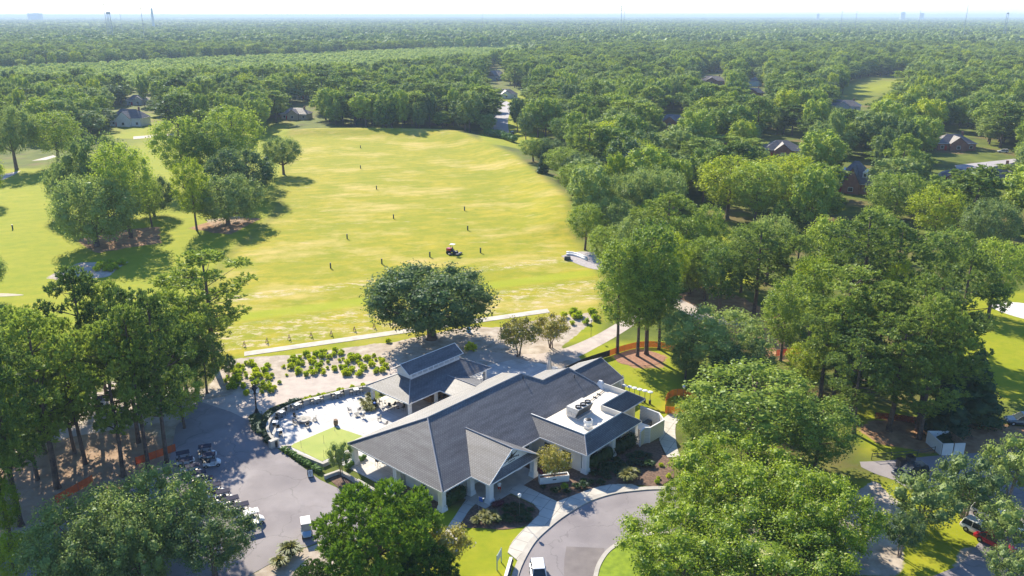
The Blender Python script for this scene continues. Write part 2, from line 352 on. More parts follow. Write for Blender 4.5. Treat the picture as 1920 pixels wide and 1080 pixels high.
for p in ([(385, 412), (450, 405), (462, 416), (400, 425)],
          [(405, 700), (440, 672), (560, 664), (700, 645), (760, 640), (745, 690), (690, 716), (560, 742), (500, 765), (430, 775), (380, 760)],
          [(700, 655), (760, 636), (880, 612), (960, 615), (1010, 640), (1080, 660), (1100, 690), (1060, 700), (960, 705), (880, 700), (745, 695)],
          [(-200, 780), (120, 735), (300, 740), (400, 760), (350, 820), (300, 880), (180, 920), (60, 1000), (-200, 1100)],
          [(200, 715), (400, 730), (420, 760), (300, 790), (180, 790)],
          [(1560, 950), (1640, 900), (1700, 960), (1690, 1080), (1600, 1080)], [(455, 1085), (545, 1040), (620, 1010), (640, 1060), (600, 1140), (450, 1140)],
          [(1040, 660), (1115, 600), (1120, 585), (1035, 592), (960, 612)],
          [(85, 520), (150, 492), (240, 490), (200, 520), (110, 525)], [(1800, 1030), (1960, 1010), (1960, 1100), (1780, 1100)]):
    soil = np.maximum(soil, soft(gp(p)))

for p in ([(-200, 840), (100, 810), (250, 800), (340, 830), (300, 890), (120, 960), (-200, 1080)], [(140, 450), (240, 430), (300, 425), (300, 455), (180, 475)], [(350, 428), (430, 405), (490, 410), (430, 440)], [(1255, 560), (1330, 530), (1460, 590), (1480, 680), (1380, 660), (1300, 600)], [(1600, 800), (1680, 780), (1960, 800), (1960, 850), (1740, 850), (1640, 830)],
          [(1170, 660), (1250, 665), (1245, 690), (1180, 690)]):
    straw = np.maximum(straw, soft(gp(p), 3))
RANGE = gp([(545, 252), (700, 240), (840, 245), (965, 300), (1068, 385), (1075, 440), (1130, 520), (1130, 600), (1030, 590), (455, 668), (300, 690), (430, 480), (520, 400)])
LEFTF = gp([(-400, 300), (130, 320), (300, 235), (520, 232), (560, 255), (520, 400), (430, 480), (300, 690), (-600, 760)])
FAR = gp([(1575, 160), (1640, 143), (1705, 140), (1690, 158), (1655, 175), (1642, 208), (1600, 190)])
rng_m = np.maximum(soft(RANGE, 4), soft(LEFTF, 6)); dry = soft(RANGE, 6)
lawn = np.zeros(XX.shape)
for p in ([(1090, 640), (1260, 640), (1300, 780), (1150, 800), (1060, 700)], [(740, 930), (1010, 985), (960, 1200), (700, 1200)], [(1780, 560), (1960, 540), (1960, 760), (1800, 740)],
          [(1600, 760), (1700, 770), (1740, 850), (1620, 850)], [(410, 600), (1130, 560), (1130, 640), (410, 720)], [(900, 170), (1000, 170), (1040, 290), (900, 280)],
          [(1850, 900), (1960, 1100), (1640, 1100), (1600, 900)], [(200, 220), (330, 215), (330, 260), (200, 260)], [(1280, 420), (1360, 420), (1420, 540), (1300, 540)]):
    lawn = np.maximum(lawn, soft(gp(p), 3))
lawn = np.maximum(lawn, soft(FAR, 8))
rough = np.clip(1 - np.maximum(rng_m, lawn), 0, 1)
gm = np_mesh('ground', V, Fg, [], smooth=True)
ca = gm.color_attributes.new('zones', 'FLOAT_COLOR', 'POINT')
ca.data.foreach_set('color', np.stack([soil.ravel(), straw.ravel(), rough.ravel(), dry.ravel()], 1).astype(np.float32).ravel())
ground = bpy.data.objects.new('ground', gm); S.collection.objects.link(ground); tag(ground, kind='structure')
m = bpy.data.materials.new('turf_and_soil'); m.use_nodes = True; gm.materials.append(m)
n = m.node_tree.nodes; l = m.node_tree.links; p = n['Principled BSDF']; p.inputs['Roughness'].default_value = 0.95; p.inputs['Specular IOR Level'].default_value = 0.1
at = n.new('ShaderNodeVertexColor'); at.layer_name = 'zones'; sp = n.new('ShaderNodeSeparateColor'); l.new(at.outputs[0], sp.inputs[0])
tc = n.new('ShaderNodeTexCoord')
def noise(scale, sx=1, sy=1, det=8, rough=0.6):
    mp = n.new('ShaderNodeMapping'); mp.inputs['Scale'].default_value = (sx, sy, 1); l.new(tc.outputs['Object'], mp.inputs[0])
    q = n.new('ShaderNodeTexNoise'); q.inputs['Scale'].default_value = scale; q.inputs['Detail'].default_value = det; q.inputs['Roughness'].default_value = rough
    l.new(mp.outputs[0], q.inputs['Vector']); return q.outputs[0]
def rampn(src, a, b):
    q = n.new('ShaderNodeMapRange'); q.inputs[1].default_value = a; q.inputs[2].default_value = b; l.new(src, q.inputs[0]); return q.outputs[0]
def mixc(f, a, b):
    q = n.new('ShaderNodeMix'); q.data_type = 'RGBA'
    (l.new(f, q.inputs[0]) if not isinstance(f, float) else setattr(q.inputs[0], 'default_value', f))
    for s, i in ((a, 6), (b, 7)):
        if isinstance(s, tuple): q.inputs[i].default_value = (*s, 1)
        else: l.new(s, q.inputs[i])
    return q.outputs[2]
def mul(a, b):
    q = n.new('ShaderNodeMath'); q.operation = 'MULTIPLY'
    for s, i in ((a, 0), (b, 1)):
        if isinstance(s, float): q.inputs[i].default_value = s
        else: l.new(s, q.inputs[i])
    return q.outputs[0]
def addm(a, b, op='ADD'):
    q = n.new('ShaderNodeMath'); q.operation = op
    for s, i in ((a, 0), (b, 1)):
        if isinstance(s, float): q.inputs[i].default_value = s
        else: l.new(s, q.inputs[i])
    return q.outputs[0]
grass = mixc(rampn(noise(0.05, 1, 1.2, 12, 0.72), 0.40, 0.60), (0.270, 0.272, 0.012), (0.40, 0.330, 0.026))
grass = mixc(rampn(noise(0.25, 0.8, 1.2, 12, 0.75), 0.45, 0.65), grass, (0.215, 0.245, 0.010))
tan = mixc(rampn(noise(0.035, 0.8, 1.3, 14, 0.75), 0.50, 0.62), grass, (0.52, 0.40, 0.12))
lawnc = mixc(rampn(noise(0.4, 1, 1, 10, 0.7), 0.35, 0.65), (0.20, 0.27, 0.012), (0.31, 0.34, 0.018))
grass = mixc(rampn(at.outputs[1], 0.0, 0.6), mixc(0.55, grass, lawnc), grass)
grass = mixc(mul(at.outputs[1], 0.85), grass, tan)
patch = rampn(noise(0.16, 0.45, 1.3, 12, 0.75), 0.60, 0.68)
grass = mixc(mul(mul(patch, at.outputs[1]), 0.6), grass, (0.55, 0.42, 0.26))
grass = mixc(mul(rampn(noise(0.22, 0.6, 1.2, 12, 0.8), 0.66, 0.70), 0.6), grass, (0.16, 0.16, 0.02))
# worn tee line: bands of divots parallel to the concrete strip
sx_ = n.new('ShaderNodeSeparateXYZ'); l.new(tc.outputs['Object'], sx_.inputs[0])
t0, t1 = G(458, 663), G(1030, 582)
ang = math.atan2(t1[1] - t0[1], t1[0] - t0[0]); nxv, nyv = -math.sin(ang), math.cos(ang)
dist = addm(addm(mul(sx_.outputs[0], nxv), mul(sx_.outputs[1], nyv)), -(t0[0] * nxv + t0[1] * nyv))
def band(c, wd): 
    q = addm(addm(dist, -c), 1.0, 'MULTIPLY'); a = n.new('ShaderNodeMath'); a.operation = 'ABSOLUTE'; l.new(q, a.inputs[0])
    r = n.new('ShaderNodeMapRange'); r.inputs[1].default_value = wd; r.inputs[2].default_value = wd * 0.5; l.new(a.outputs[0], r.inputs[0]); return r.outputs[0]
st_ = n.new('ShaderNodeMath'); st_.operation = 'SINE'; l.new(mul(addm(dist, mul(noise(0.02), 6.0)), 1.1), st_.inputs[0])
grass = mixc(mul(rampn(st_.outputs[0], -0.3, 0.3), 0.22), grass, (0.20, 0.26, 0.010))
div = rampn(noise(0.55, 0.55, 1.0, 10, 0.8), 0.50, 0.58)
for c_, w_ in ((4.5, 3.0), (12.0, 5.5), (34.0, 3.0)):
    grass = mixc(mul(mul(mul(div, band(c_, w_)), at.outputs[1]), 0.8), grass, (0.60, 0.48, 0.33))
grass = mixc(mul(mul(band(21.0, 3.5), at.outputs[1]), 0.6), grass, (0.32, 0.37, 0.018))
rg = mixc(rampn(noise(0.12, 1, 1, 8), 0.35, 0.7), (0.07, 0.10, 0.015), (0.17, 0.20, 0.03))
rg = mixc(rampn(noise(0.05, 1, 1, 10), 0.5, 0.7), rg, (0.17, 0.11, 0.06))
col = mixc(sp.outputs[2], grass, rg)
ed = noise(0.35, 1, 1, 10, 0.7)
def rag(mask): return rampn(addm(mask, addm(mul(ed, 1.3), -0.65)), 0.42, 0.58)
stc = mixc(rampn(noise(0.6, 1, 1, 10), 0.35, 0.65), (0.26, 0.14, 0.075), (0.42, 0.26, 0.14))
col = mixc(rag(sp.outputs[1]), col, stc)
slc = mixc(rampn(noise(0.45, 1, 1, 12, 0.7), 0.38, 0.64), (0.33, 0.27, 0.21), (0.56, 0.49, 0.41))
col = mixc(mul(rag(sp.outputs[0]), addm(1.0, mul(sp.outputs[1], -0.65))), col, slc)
fine = rampn(noise(1.8, 1, 1, 6), 0.2, 0.8)
col = mixc(mul(fine, 0.22), col, mixc(0.5, col, (0.03, 0.04, 0.01)))
l.new(col, p.inputs['Base Color'])

# ------------------------------------------------------------------ paved surfaces, beds
slab('parking_lot', gp([(432, 772), (372, 752), (330, 800), (318, 862), (240, 915), (130, 975), (0, 1060), (-120, 1240), (360, 1240), (462, 1082), (545, 1036), (600, 1016), (640, 1012), (720, 1010), (700, 960), (665, 930), (600, 900), (522, 842), (470, 790)]), 0.03, ASPH)
slab('cart_path', smooth_line(gp([(372, 752), (430, 742), (520, 714), (600, 696), (690, 686), (745, 678)]), 4) + smooth_line(gp([(760, 700), (720, 714), (640, 730), (560, 748), (505, 766), (474, 795), (432, 772)]), 4), 0.018, mat('path_concrete', (0.50, 0.43, 0.37), (0.40, 0.34, 0.30), 0.9, 0.6, 10))
PATHM = MATS['path_concrete']
slab('cart_path', smooth_line(gp([(372, 754), (300, 768), (200, 792), (100, 808), (-40, 855)]), 4) + smooth_line(gp([(-40, 882), (100, 828), (200, 808), (310, 790), (372, 780)]), 4), 0.012, PATHM)
slab('cart_path', smooth_line(gp([(880, 655), (940, 662), (1000, 664), (1050, 656), (1110, 632), (1160, 604), (1185, 590)]), 4) + smooth_line(gp([(1205, 598), (1170, 622), (1125, 648), (1075, 672), (1010, 682), (930, 680), (870, 672)]), 4), 0.018, PATHM)
slab('footpath', smooth_line(gp([(1235, 560), (1262, 557), (1300, 572), (1340, 590), (1400, 600)]), 4) + smooth_line(gp([(1400, 612), (1330, 604), (1290, 590), (1255, 570)]), 4), 0.018, PATHM)
slab('tee_strip', gp([(458, 668), (458, 660), (1026, 579), (1031, 586)]), 0.06, mat('tee_concrete', (0.56, 0.52, 0.45), (0.40, 0.37, 0.31), 0.9, 0.5, 12))
ring_out = smooth_line(gp([(955, 1130), (966, 1080), (980, 1046), (1000, 1014), (1025, 990), (1050, 970), (1078, 952), (1105, 938), (1142, 926), (1178, 920), (1237, 916), (1300, 922), (1370, 950), (1420, 1000)]), 5)
slab('road', ring_out + gp([(1430, 1120), (1420, 1250), (940, 1250)]), 0.02, ASPH)
slab('road', gp([(1133, 1028), (1137, 1120), (1055, 1240), (1058, 1050), (1062, 1025)]), 0.03, ASPHD)
o = MB().wall(ring_out, 0.15, 0.75).build('kerb', CONC); tag(o, kind='structure')
isl = smooth_line(gp([(1112, 1130), (1117, 1080), (1127, 1052), (1148, 1028), (1190, 1008), (1260, 1000), (1330, 1020), (1370, 1070), (1370, 1130)]), 5)
o = MB().wall(isl, 0.16, 0.5).build('kerb', CONC); tag(o, kind='structure')
slab('island_lawn', isl + gp([(1370, 1240), (1100, 1240)]), 0.10, mat('lawn_grass', (0.22, 0.30, 0.015), (0.15, 0.22, 0.012), 0.95, 1.5))
side_in = smooth_line(gp([(975, 1056), (989, 1034), (1008, 1010), (1031, 986), (1055, 966), (1082, 949), (1108, 935), (1144, 923), (1205, 917)]), 4)
SIDEW = mat('jointed_concrete', (0.56, 0.52, 0.45), (0.46, 0.43, 0.37), 0.9, 0.7, 10)
n_ = SIDEW.node_tree.nodes; l_ = SIDEW.node_tree.links; tcx = n_.new('ShaderNodeTexCoord'); mpx = n_.new('ShaderNodeMapping'); mpx.inputs['Rotation'].default_value = (0, 0, R(28)); brx = n_.new('ShaderNodeTexBrick'); brx.offset = 0; brx.inputs['Scale'].default_value = 1; brx.inputs['Brick Width'].default_value = 1.9; brx.inputs['Row Height'].default_value = 1.9; brx.inputs['Mortar Size'].default_value = 0.035
l_.new(tcx.outputs['Object'], mpx.inputs[0]); l_.new(mpx.outputs[0], brx.inputs['Vector']); mxx = n_.new('ShaderNodeMix'); mxx.data_type = 'RGBA'; mxx.inputs[7].default_value = (0.22, 0.20, 0.17, 1); bs_ = n_['Principled BSDF'].inputs['Base Color']; src_ = bs_.links[0].from_socket; l_.new(brx.outputs['Fac'], mxx.inputs[0]); l_.new(src_, mxx.inputs[6]); l_.new(mxx.outputs[2], bs_)
slab('sidewalk', side_in[::-1] + smooth_line(gp([(952, 1037), (960, 1018), (985, 990), (1010, 967)]), 4) + gp([(1012, 958), (1000, 945), (952, 922), (975, 908), (1045, 942)]) + smooth_line(gp([(1045, 942), (1100, 921), (1142, 910), (1200, 909)]), 3)[1:-1], 0.13, SIDEW)
slab('footpath', smooth_line(gp([(884, 924), (868, 945), (853, 968), (837, 992), (826, 1018)]), 4) + smooth_line(gp([(852, 1024), (860, 1004), (876, 962), (900, 938), (912, 930)]), 4), 0.05, SIDEW)
slab('footpath', smooth_line(gp([(1262, 772), (1240, 790), (1237, 830), (1250, 858)]), 4) + smooth_line(gp([(1275, 856), (1268, 830), (1268, 795), (1290, 775)]), 4), 0.05, SIDEW)
slab('entrance_slab', [B(4.4, -3.2), B(15.6, -3.2), B(15.6, 2.4), B(4.4, 2.4)], 0.09, CONC)
slab('planting_bed', smooth_line(gp([(862, 985), (880, 958), (905, 936), (930, 925)]), 3) + smooth_line(gp([(950, 925), (1000, 948), (1012, 962), (990, 984), (945, 993), (900, 990), (870, 990)]), 4), 0.05, MULCH)
slab('planting_bed', [B(15.6, 2.0), B(15.7, -3.2)] + gp([(976, 908), (1046, 940), (1100, 920), (1142, 909), (1200, 910), (1237, 913), (1264, 895), (1262, 868), (1250, 856), (1236, 826)]) + [B(31, -8.0), B(20, 2)], 0.05, MULCH)
slab('planting_bed', gp([(614, 896), (634, 888), (672, 906), (690, 920), (684, 936), (666, 938), (640, 920)]), 0.06, MULCH)
slab('planting_bed', [B(-1.0, 1.0), B(2, 1.6), B(2, 8.6), B(-1, 8.6)], 0.05, MULCH)
slab('service_road', smooth_line(gp([(1612, 866), (1660, 864), (1720, 858), (1790, 852), (1900, 846), (1990, 842)]), 3) + smooth_line(gp([(1990, 900), (1900, 896), (1800, 898), (1720, 920), (1675, 900), (1640, 888), (1615, 876)]), 3), 0.03, ASPH)
slab('parking_lot', gp([(1700, 1100), (1800, 1060), (1850, 1000), (1800, 960), (1900, 900), (2050, 900), (2050, 1240), (1650, 1240)]), 0.02, ASPH)
slab('road', smooth_line([tuple(q) for q in gp([(912, 252), (925, 225), (928, 205), (922, 195), (880, 190)])], 3) + smooth_line([tuple(q) for q in gp([(880, 186), (950, 190), (958, 205), (952, 225), (955, 252)])], 3), 0.04, mat('pale_asphalt', (0.40, 0.37, 0.38), (0.33, 0.31, 0.32), 0.9, 0.3))
slab('road', gp([(1790, 310), (1900, 298), (1960, 300), (1960, 312), (1840, 330), (1800, 325)]), 0.04, MATS['pale_asphalt'])
slab('cart_path', gp([(-60, 350), (20, 320), (50, 304), (100, 291), (106, 294), (58, 308), (28, 327), (-60, 366)]), 0.02, PATHM)
slab('cart_path', gp([(250, 256), (330, 250), (330, 254), (250, 261)]), 0.04, PATHM)
slab('bunker', smooth_line(gp([(1852, 573), (1880, 566), (1940, 572), (1990, 590), (1990, 606), (1930, 600), (1880, 586), (1852, 573)]), 4)[:-1], 0.03, SAND)
slab('bunker', smooth_line(gp([(-60, 552), (0, 550), (45, 553), (5, 556), (-60, 557)]), 4), 0.03, mat('tan_sand', (0.5, 0.44, 0.33), None, 0.95, 1))
slab('gravel_pit', smooth_line(gp([(1052, 480), (1085, 472), (1120, 476), (1135, 500), (1115, 505), (1080, 494), (1052, 480)]), 4)[:-1], 0.03, GRAVEL)
slab('tree_ring_bed', smooth_line(gp([(1150, 668), (1190, 655), (1235, 663), (1246, 676), (1215, 686), (1165, 682), (1150, 668)]), 4)[:-1], 0.04, mat('pine_straw', (0.36, 0.19, 0.12), (0.24, 0.12, 0.07), 0.95, 2))
# patio (white slab) and the rest of the floors round the building
WT = [(697, 724), (655, 730), (630, 737), (600, 744.5), (570, 752), (542, 762), (517, 776), (505, 790), (501.5, 804), (507, 818), (516, 827)]
wallp = smooth_line([G(x, y, 0.85) for x, y in WT], 4)
slab('patio', wallp[::-1] + [B(14.4, 32), B(33, 32), B(38, 28), B(44, 26), B(46, 18), B(41, 13), B(1.5, 8.6), B(-0.6, 8.8), B(-0.8, 19)] + gp([(603, 866), (528, 842), (512, 836)]), 0.07, PATIO)
slab('putting_green', gp([(551, 833), (627, 801), (694, 823), (604, 866), (545, 838)]), 0.10, TURF)
# walls
def thing1(name, mb, m, label, cat, group=None, **k):
    o = mb.build(name, m, **k); return tag(o, label, cat, group)
w1 = empty('patio_wall', 'low curved pale stucco wall round the far edge of the white patio', 'wall')
MB().wall(wallp, 0.95, 0.3).build('wall_body', WALLC, w1)
MB().wall(wallp, 0.06, 0.42, 0.951).build('coping', CONC, w1)
pq = G(514, 838); MB().box(pq[0], pq[1], 0.6, 1.3, 0.7, 1.2, BA).build('end_pier', WALLC, w1)
w2 = empty('planter_wall', 'low pale wall along the two near sides of the putting green', 'wall')
pw = [G(*p, 0.5) for p in ((546, 835), (531, 836), (540, 843), (606, 869), (668, 842))]
MB().wall(pw, 0.5, 0.3).build('wall_body', WALLC, w2); MB().wall(pw, 0.05, 0.4, 0.501).build('coping', CONC, w2)
w3 = empty('planter_wall', 'low angled wall round the mulch planter beside the covered terrace', 'wall')
pw = [G(*p, 0.55) for p in ((608, 892), (636, 882), (648, 888), (691, 914), (668, 930))]
MB().wall(pw, 0.55, 0.3).build('wall_body', WALLC, w3); MB().wall(pw, 0.05, 0.4, 0.551).build('coping', CONC, w3)
w4 = empty('terrace_wall', 'low pale wall edging the covered terrace under the big roof', 'wall')
pw = [G(*p, 0.5) for p in ((670, 899), (705, 920), (737, 935))] + [B(-0.2, 9.2), B(1.4, 9.2)]
MB().wall(pw, 0.5, 0.3).build('wall_body', WALLC, w4); MB().wall(pw, 0.05, 0.4, 0.501).build('coping', CONC, w4)

# ------------------------------------------------------------------ clubhouse
club = empty('clubhouse', 'white clubhouse with long slate grey hip roofs, front gable and flat kitchen roof', 'clubhouse', (BO[0], BO[1], 0), BA)
k = 4.7 / 9.5; E0 = 3.2
roof_mesh('main_roof', [
    [(0, 0, E0), (19.25, 0, E0), (21.6, 1.85, 4.115), (37.0, 1.85, 4.115), (34.8, 7.1, 6.7), (28.35, 7.1, 6.7), (26.1, 9.5, 7.9), (6.56, 9.5, 7.9)],
    [(0, 19, E0), (0, 0, E0), (6.56, 9.5, 7.9)],
    [(32.4, 19, E0), (0, 19, E0), (6.56, 9.5, 7.9), (26.1, 9.5, 7.9)],
    [(32.4, 13.0, 3.75), (32.4, 19, E0), (26.1, 9.5, 7.9), (28.35, 7.1, 6.7)],
    [(38.0, 14.2, E0), (30.0, 14.2, E0), (28.35, 7.1, 6.7), (34.8, 7.1, 6.7)],
    [(37.8, 1.0, 3.7), (38.0, 14.2, E0), (34.8, 7.1, 6.7), (37.0, 1.85, 4.115)]], SHING, club)
roof_mesh('end_roof', [[(36.9, 2.5, E0), (44.0, 2.5, E0), (44.0, 7.2, 5.55), (36.0, 7.2, 5.55)],
    [(44.0, 11.9, E0), (37.5, 11.9, E0), (36.0, 7.2, 5.55), (44.0, 7.2, 5.55)]], SHING, club)
roof_mesh('entry_roof', [[(5.15, -3.3, E0), (5.15, 0, E0), (10.25, 5.9, 6.12), (10.25, -2.72, 6.12)][::1],
    [(15.35, 0, E0), (15.35, -3.3, E0), (10.25, -2.72, 6.12), (10.25, 5.9, 6.12)]], SHING, club)
roof_mesh('pent_roof', [[(5.15, -3.32, E0 + 0.02), (15.35, -3.32, E0 + 0.02), (13.75, -2.62, 4.08), (6.75, -2.62, 4.08)]], SHING, club)
roof_mesh('kitchen_roof', [
    [(19.4, -8.15, E0), (32.84, -8.15, E0), (30.4, -6.2, 4.9), (21.4, -6.2, 4.9)],
    [(19.2, 0, E0), (19.4, -8.15, E0), (21.4, -6.2, 4.9), (21.3, 3.44, 4.9)],
    [(32.84, -8.15, E0), (32.84, -4.4, E0 + 0.05), (30.4, -2.6, 4.9), (30.4, -6.2, 4.9)],
    [(32.9, -4.42, E0), (39.6, -4.42, E0), (37.0, -2.6, 4.9), (30.45, -2.6, 4.9)],
    [(39.6, -4.42, E0), (39.6, 1.9, E0), (37.0, 1.9, 4.9), (37.0, -2.6, 4.9)]], SHING, club)
mb = MB(); mb.prism([(21.5, 1.82), (21.5, -6.1), (30.3, -6.1), (30.3, -2.5), (36.9, -2.5), (36.9, 1.82)], 3.6, 4.1); mb.build('flat_roof', MEMB, club)
MB().wall([(21.42, 3.3), (21.42, -6.18), (30.38, -6.18), (30.38, -2.58), (36.98, -2.58), (36.98, 1.7)], 0.82, 0.16, 4.1).build('parapet', CREAM, club)
# fascias and soffits
fa = MB()
def fascia(pts, z=E0, closed=False): fa.wall(pts, 0.2, 0.08, z - 0.2, closed)
fascia([(0, 0), (5.1, 0)]); fascia([(15.4, 0), (19.2, 0), (19.4, -8.15), (32.84, -8.15), (32.84, -4.45), (39.6, -4.42), (39.6, 1.9)])
fascia([(0, 0), (0, 19), (32.4, 19), (32.4, 14.2), (38, 14.2)]); fascia([(5.15, 0), (5.15, -3.3), (15.35, -3.3), (15.35, 0)]); fascia([(36.9, 2.5), (44, 2.5)]); fascia([(44, 11.9), (38, 11.9)])
fa.build('fascia', WHITE, club)
so_ = MB()
so_.prism([(0.02, 0.02), (19.2, 0.02), (19.4, -8.1), (32.8, -8.1), (32.8, -4.4), (39.5, -4.4), (39.5, 2.5), (38, 2.6), (38, 14.1), (32.4, 14.1), (32.4, 18.9), (0.02, 18.9)], 2.98, 3.02)
so_.build('soffit', WHITE, club)
MB().prism([(5.2, -3.25), (15.3, -3.25), (15.3, 0.0), (5.2, 0.0)], 2.975, 3.015).build('soffit', WHITE, club)
MB().add([(44 - .2, 2.7, 2.98), (44 - .2, 11.7, 2.98), (44 - .2, 7.2, 5.42)], [(0, 1, 2)]).build('end_gable', WHITE, club)
# ridge and hip caps
cp = MB()
for a, b in (((6.56, 9.5, 7.93), (26.1, 9.5, 7.93)), ((0, 0, 3.24), (6.56, 9.5, 7.93)), ((0, 19, 3.24), (6.56, 9.5, 7.93)), ((26.1, 9.5, 7.93), (28.35, 7.1, 6.73)),
             ((28.35, 7.1, 6.73), (34.8, 7.1, 6.73)), ((34.8, 7.1, 6.73), (37, 1.9, 4.15)), ((36, 7.2, 5.58), (44, 7.2, 5.58)), ((10.25, -2.72, 6.15), (10.25, 5.9, 6.15)),
             ((19.4, -8.15, 3.24), (21.4, -6.2, 4.93)), ((32.84, -8.15, 3.24), (30.4, -6.2, 4.93)), ((39.6, -4.42, 3.24), (37, -2.6, 4.93))):
    MB().tube([a, b], 0.10, 5).build('ridge_cap', mat('ridge_cap_shingle', (0.36, 0.35, 0.35), None, 0.8), club)
fl = MB()   # white edge flashing where kitchen slopes meet the flat roof and rakes of the gables
for a, b in (((21.4, -6.2, 4.95), (21.3, 3.4, 4.95)), ((21.4, -6.2, 4.95), (30.4, -6.2, 4.95)), ((30.4, -2.6, 4.95), (37, -2.6, 4.95)),
             ((5.15, -3.32, 3.2), (10.25, -2.76, 6.1)), ((15.35, -3.32, 3.2), (10.25, -2.76, 6.1)), ((44.02, 2.5, 3.15), (44.02, 7.2, 5.5)), ((44.02, 11.9, 3.15), (44.02, 7.2, 5.5))):
    MB().tube([a, b], 0.07, 4).build('flashing', WHITE, club)
# entry gable face with the club emblem
gf = MB().add([(6.6, -2.6, 3.95), (13.9, -2.6, 3.95), (10.25, -2.6, 5.98), (6.6, -2.5, 3.95), (13.9, -2.5, 3.95), (10.25, -2.5, 5.98)], [(0, 1, 2), (5, 4, 3), (0, 3, 4, 1), (1, 4, 5, 2), (2, 5, 3, 0)])
gable = gf.build('entry_gable', SIDING, club)
em = MB()
def flat(pts, y0, y1): 
    n_ = len(pts); em.add([(x, y0, z) for x, z in pts] + [(x, y1, z) for x, z in pts], [tuple(range(n_)), tuple(range(2 * n_ - 1, n_ - 1, -1))] + [(i, n_ + i, n_ + (i + 1) % n_, (i + 1) % n_) for i in range(n_)])
flat([(9.0, 4.85), (9.9, 5.05), (10.25, 5.65), (10.3, 5.12), (11.3, 5.35), (10.5, 4.92), (10.1, 4.78)], -2.66, -2.605)
for i in range(9):
    x = 8.75 + i * 0.33; z = 4.50 + 0.16 * math.sin(math.pi * i / 8)
    flat([(x, z), (x + 0.2, z), (x + 0.2, z + 0.17), (x + 0.12, z + 0.17), (x + 0.1, z + 0.06), (x + 0.05, z + 0.17), (x, z + 0.17)], -2.66, -2.605)
for i in range(5): flat([(9.55 + i * 0.27, 4.30), (9.7 + i * 0.27, 4.30), (9.7 + i * 0.27, 4.40), (9.55 + i * 0.27, 4.40)], -2.66, -2.605)
em.build('club_emblem', BLACK, gable)
# walls
wl = MB()
wl.wall([(1.6, 8.6), (1.6, 2.0), (19.9, 2.0), (19.9, -6.8), (31.4, -6.8), (31.4, -3.3), (38.4, -3.3), (38.4, 2.9), (43.2, 2.9), (43.2, 11.2), (38.2, 11.2), (37.4, 13), (31.4, 13), (31.4, 17.5), (7.5, 17.5), (7.5, 8.6)], 2.98, 0.2, 0.0, True)
body = wl.build('wall', CREAM, club)
def window(x, y, wd, ht, zc, rz, name='window'):
    f = MB().box(x, y, zc, wd + 0.2, 0.06, ht + 0.2, rz).build(name, WHITE, club)
    MB().box(x, y, zc, wd, 0.09, ht, rz).build('pane', GLASS, f)
for u_, v_, w_, h_, z_, r_ in ((3.6, 1.86, 1.5, 1.5, 1.6, 0), (16.8, 1.86, 1.6, 1.4, 1.7, 0), (18.6, 1.86, 0.8, 1.4, 1.7, 0), (19.76, -1.2, 1.6, 1.4, 1.7, R(90)), (19.76, -4.4, 1.6, 1.4, 1.7, R(90)),
                               (22.6, -6.94, 1.4, 1.3, 1.7, 0), (28.4, -6.94, 1.4, 1.3, 1.7, 0), (1.46, 5.0, 1.0, 1.2, 1.7, R(90)), (7.36, 11, 2.2, 2.2, 1.2, R(90)), (7.36, 14.2, 2.2, 2.2, 1.2, R(90)), (43.34, 7, 2.0, 1.6, 1.6, R(90))):
    window(u_, v_, w_, h_, z_, r_)
d = MB().box(10.2, 1.86, 1.15, 2.4, 0.08, 2.3).build('door', WHITE, club)
MB().box(9.62, 1.82, 1.2, 0.95, 0.06, 1.9).box(10.78, 1.82, 1.2, 0.95, 0.06, 1.9).build('pane', GLASS, d)
def column(x, y, s=0.72, h=2.98, par=club):
    c = MB(); c.box(x, y, h / 2 + 0.3, s, s, h - 0.6); c.box(x, y, 0.35, s + 0.34, s + 0.34, 0.7, taper=0.80); c.box(x, y, h - 0.1, s + 0.16, s + 0.16, 0.2)
    for sx in (-1, 1):
        c.box(x + sx * s * 0.27, y, h / 2 + 0.3, s * 0.36, s + 0.05, h - 1.0); c.box(x, y + sx * s * 0.27, h / 2 + 0.3, s + 0.05, s * 0.36, h - 1.02)
    return c.build('column', WHITE, par)
for q in ((0.62, 0.75), (0.6, 9.4), (0.6, 18.3), (1.9, 9.6), (5.7, 0.6), (5.85, -2.65), (14.65, -2.65), (14.65, 0.3), (20.1, -7.45), (26.3, -7.5), (32.1, -7.45), (43.3, 3.1), (43.3, 11.2)): column(*q)
v1 = MB().tube([(25.6, 8.66, 7.45), (25.6, 8.66, 7.95)], 0.07, 8).build('vent_pipe', BLACK, club)
MB().tube([(34.0, 5.2, 5.8), (34.0, 5.2, 6.35)], 0.07, 8).build('vent_pipe', BLACK, club)
ri = MB()
for i in range(6): ri.box(36.4, 1.2 - 0.02 * i, 4.6, 0.06, 0.06, 0.9)
MB().box(36.9, 2.2, 4.6, 1.0, 1.6, 1.3, 0, taper=0.35).build('roof_cricket', WHITE, club)
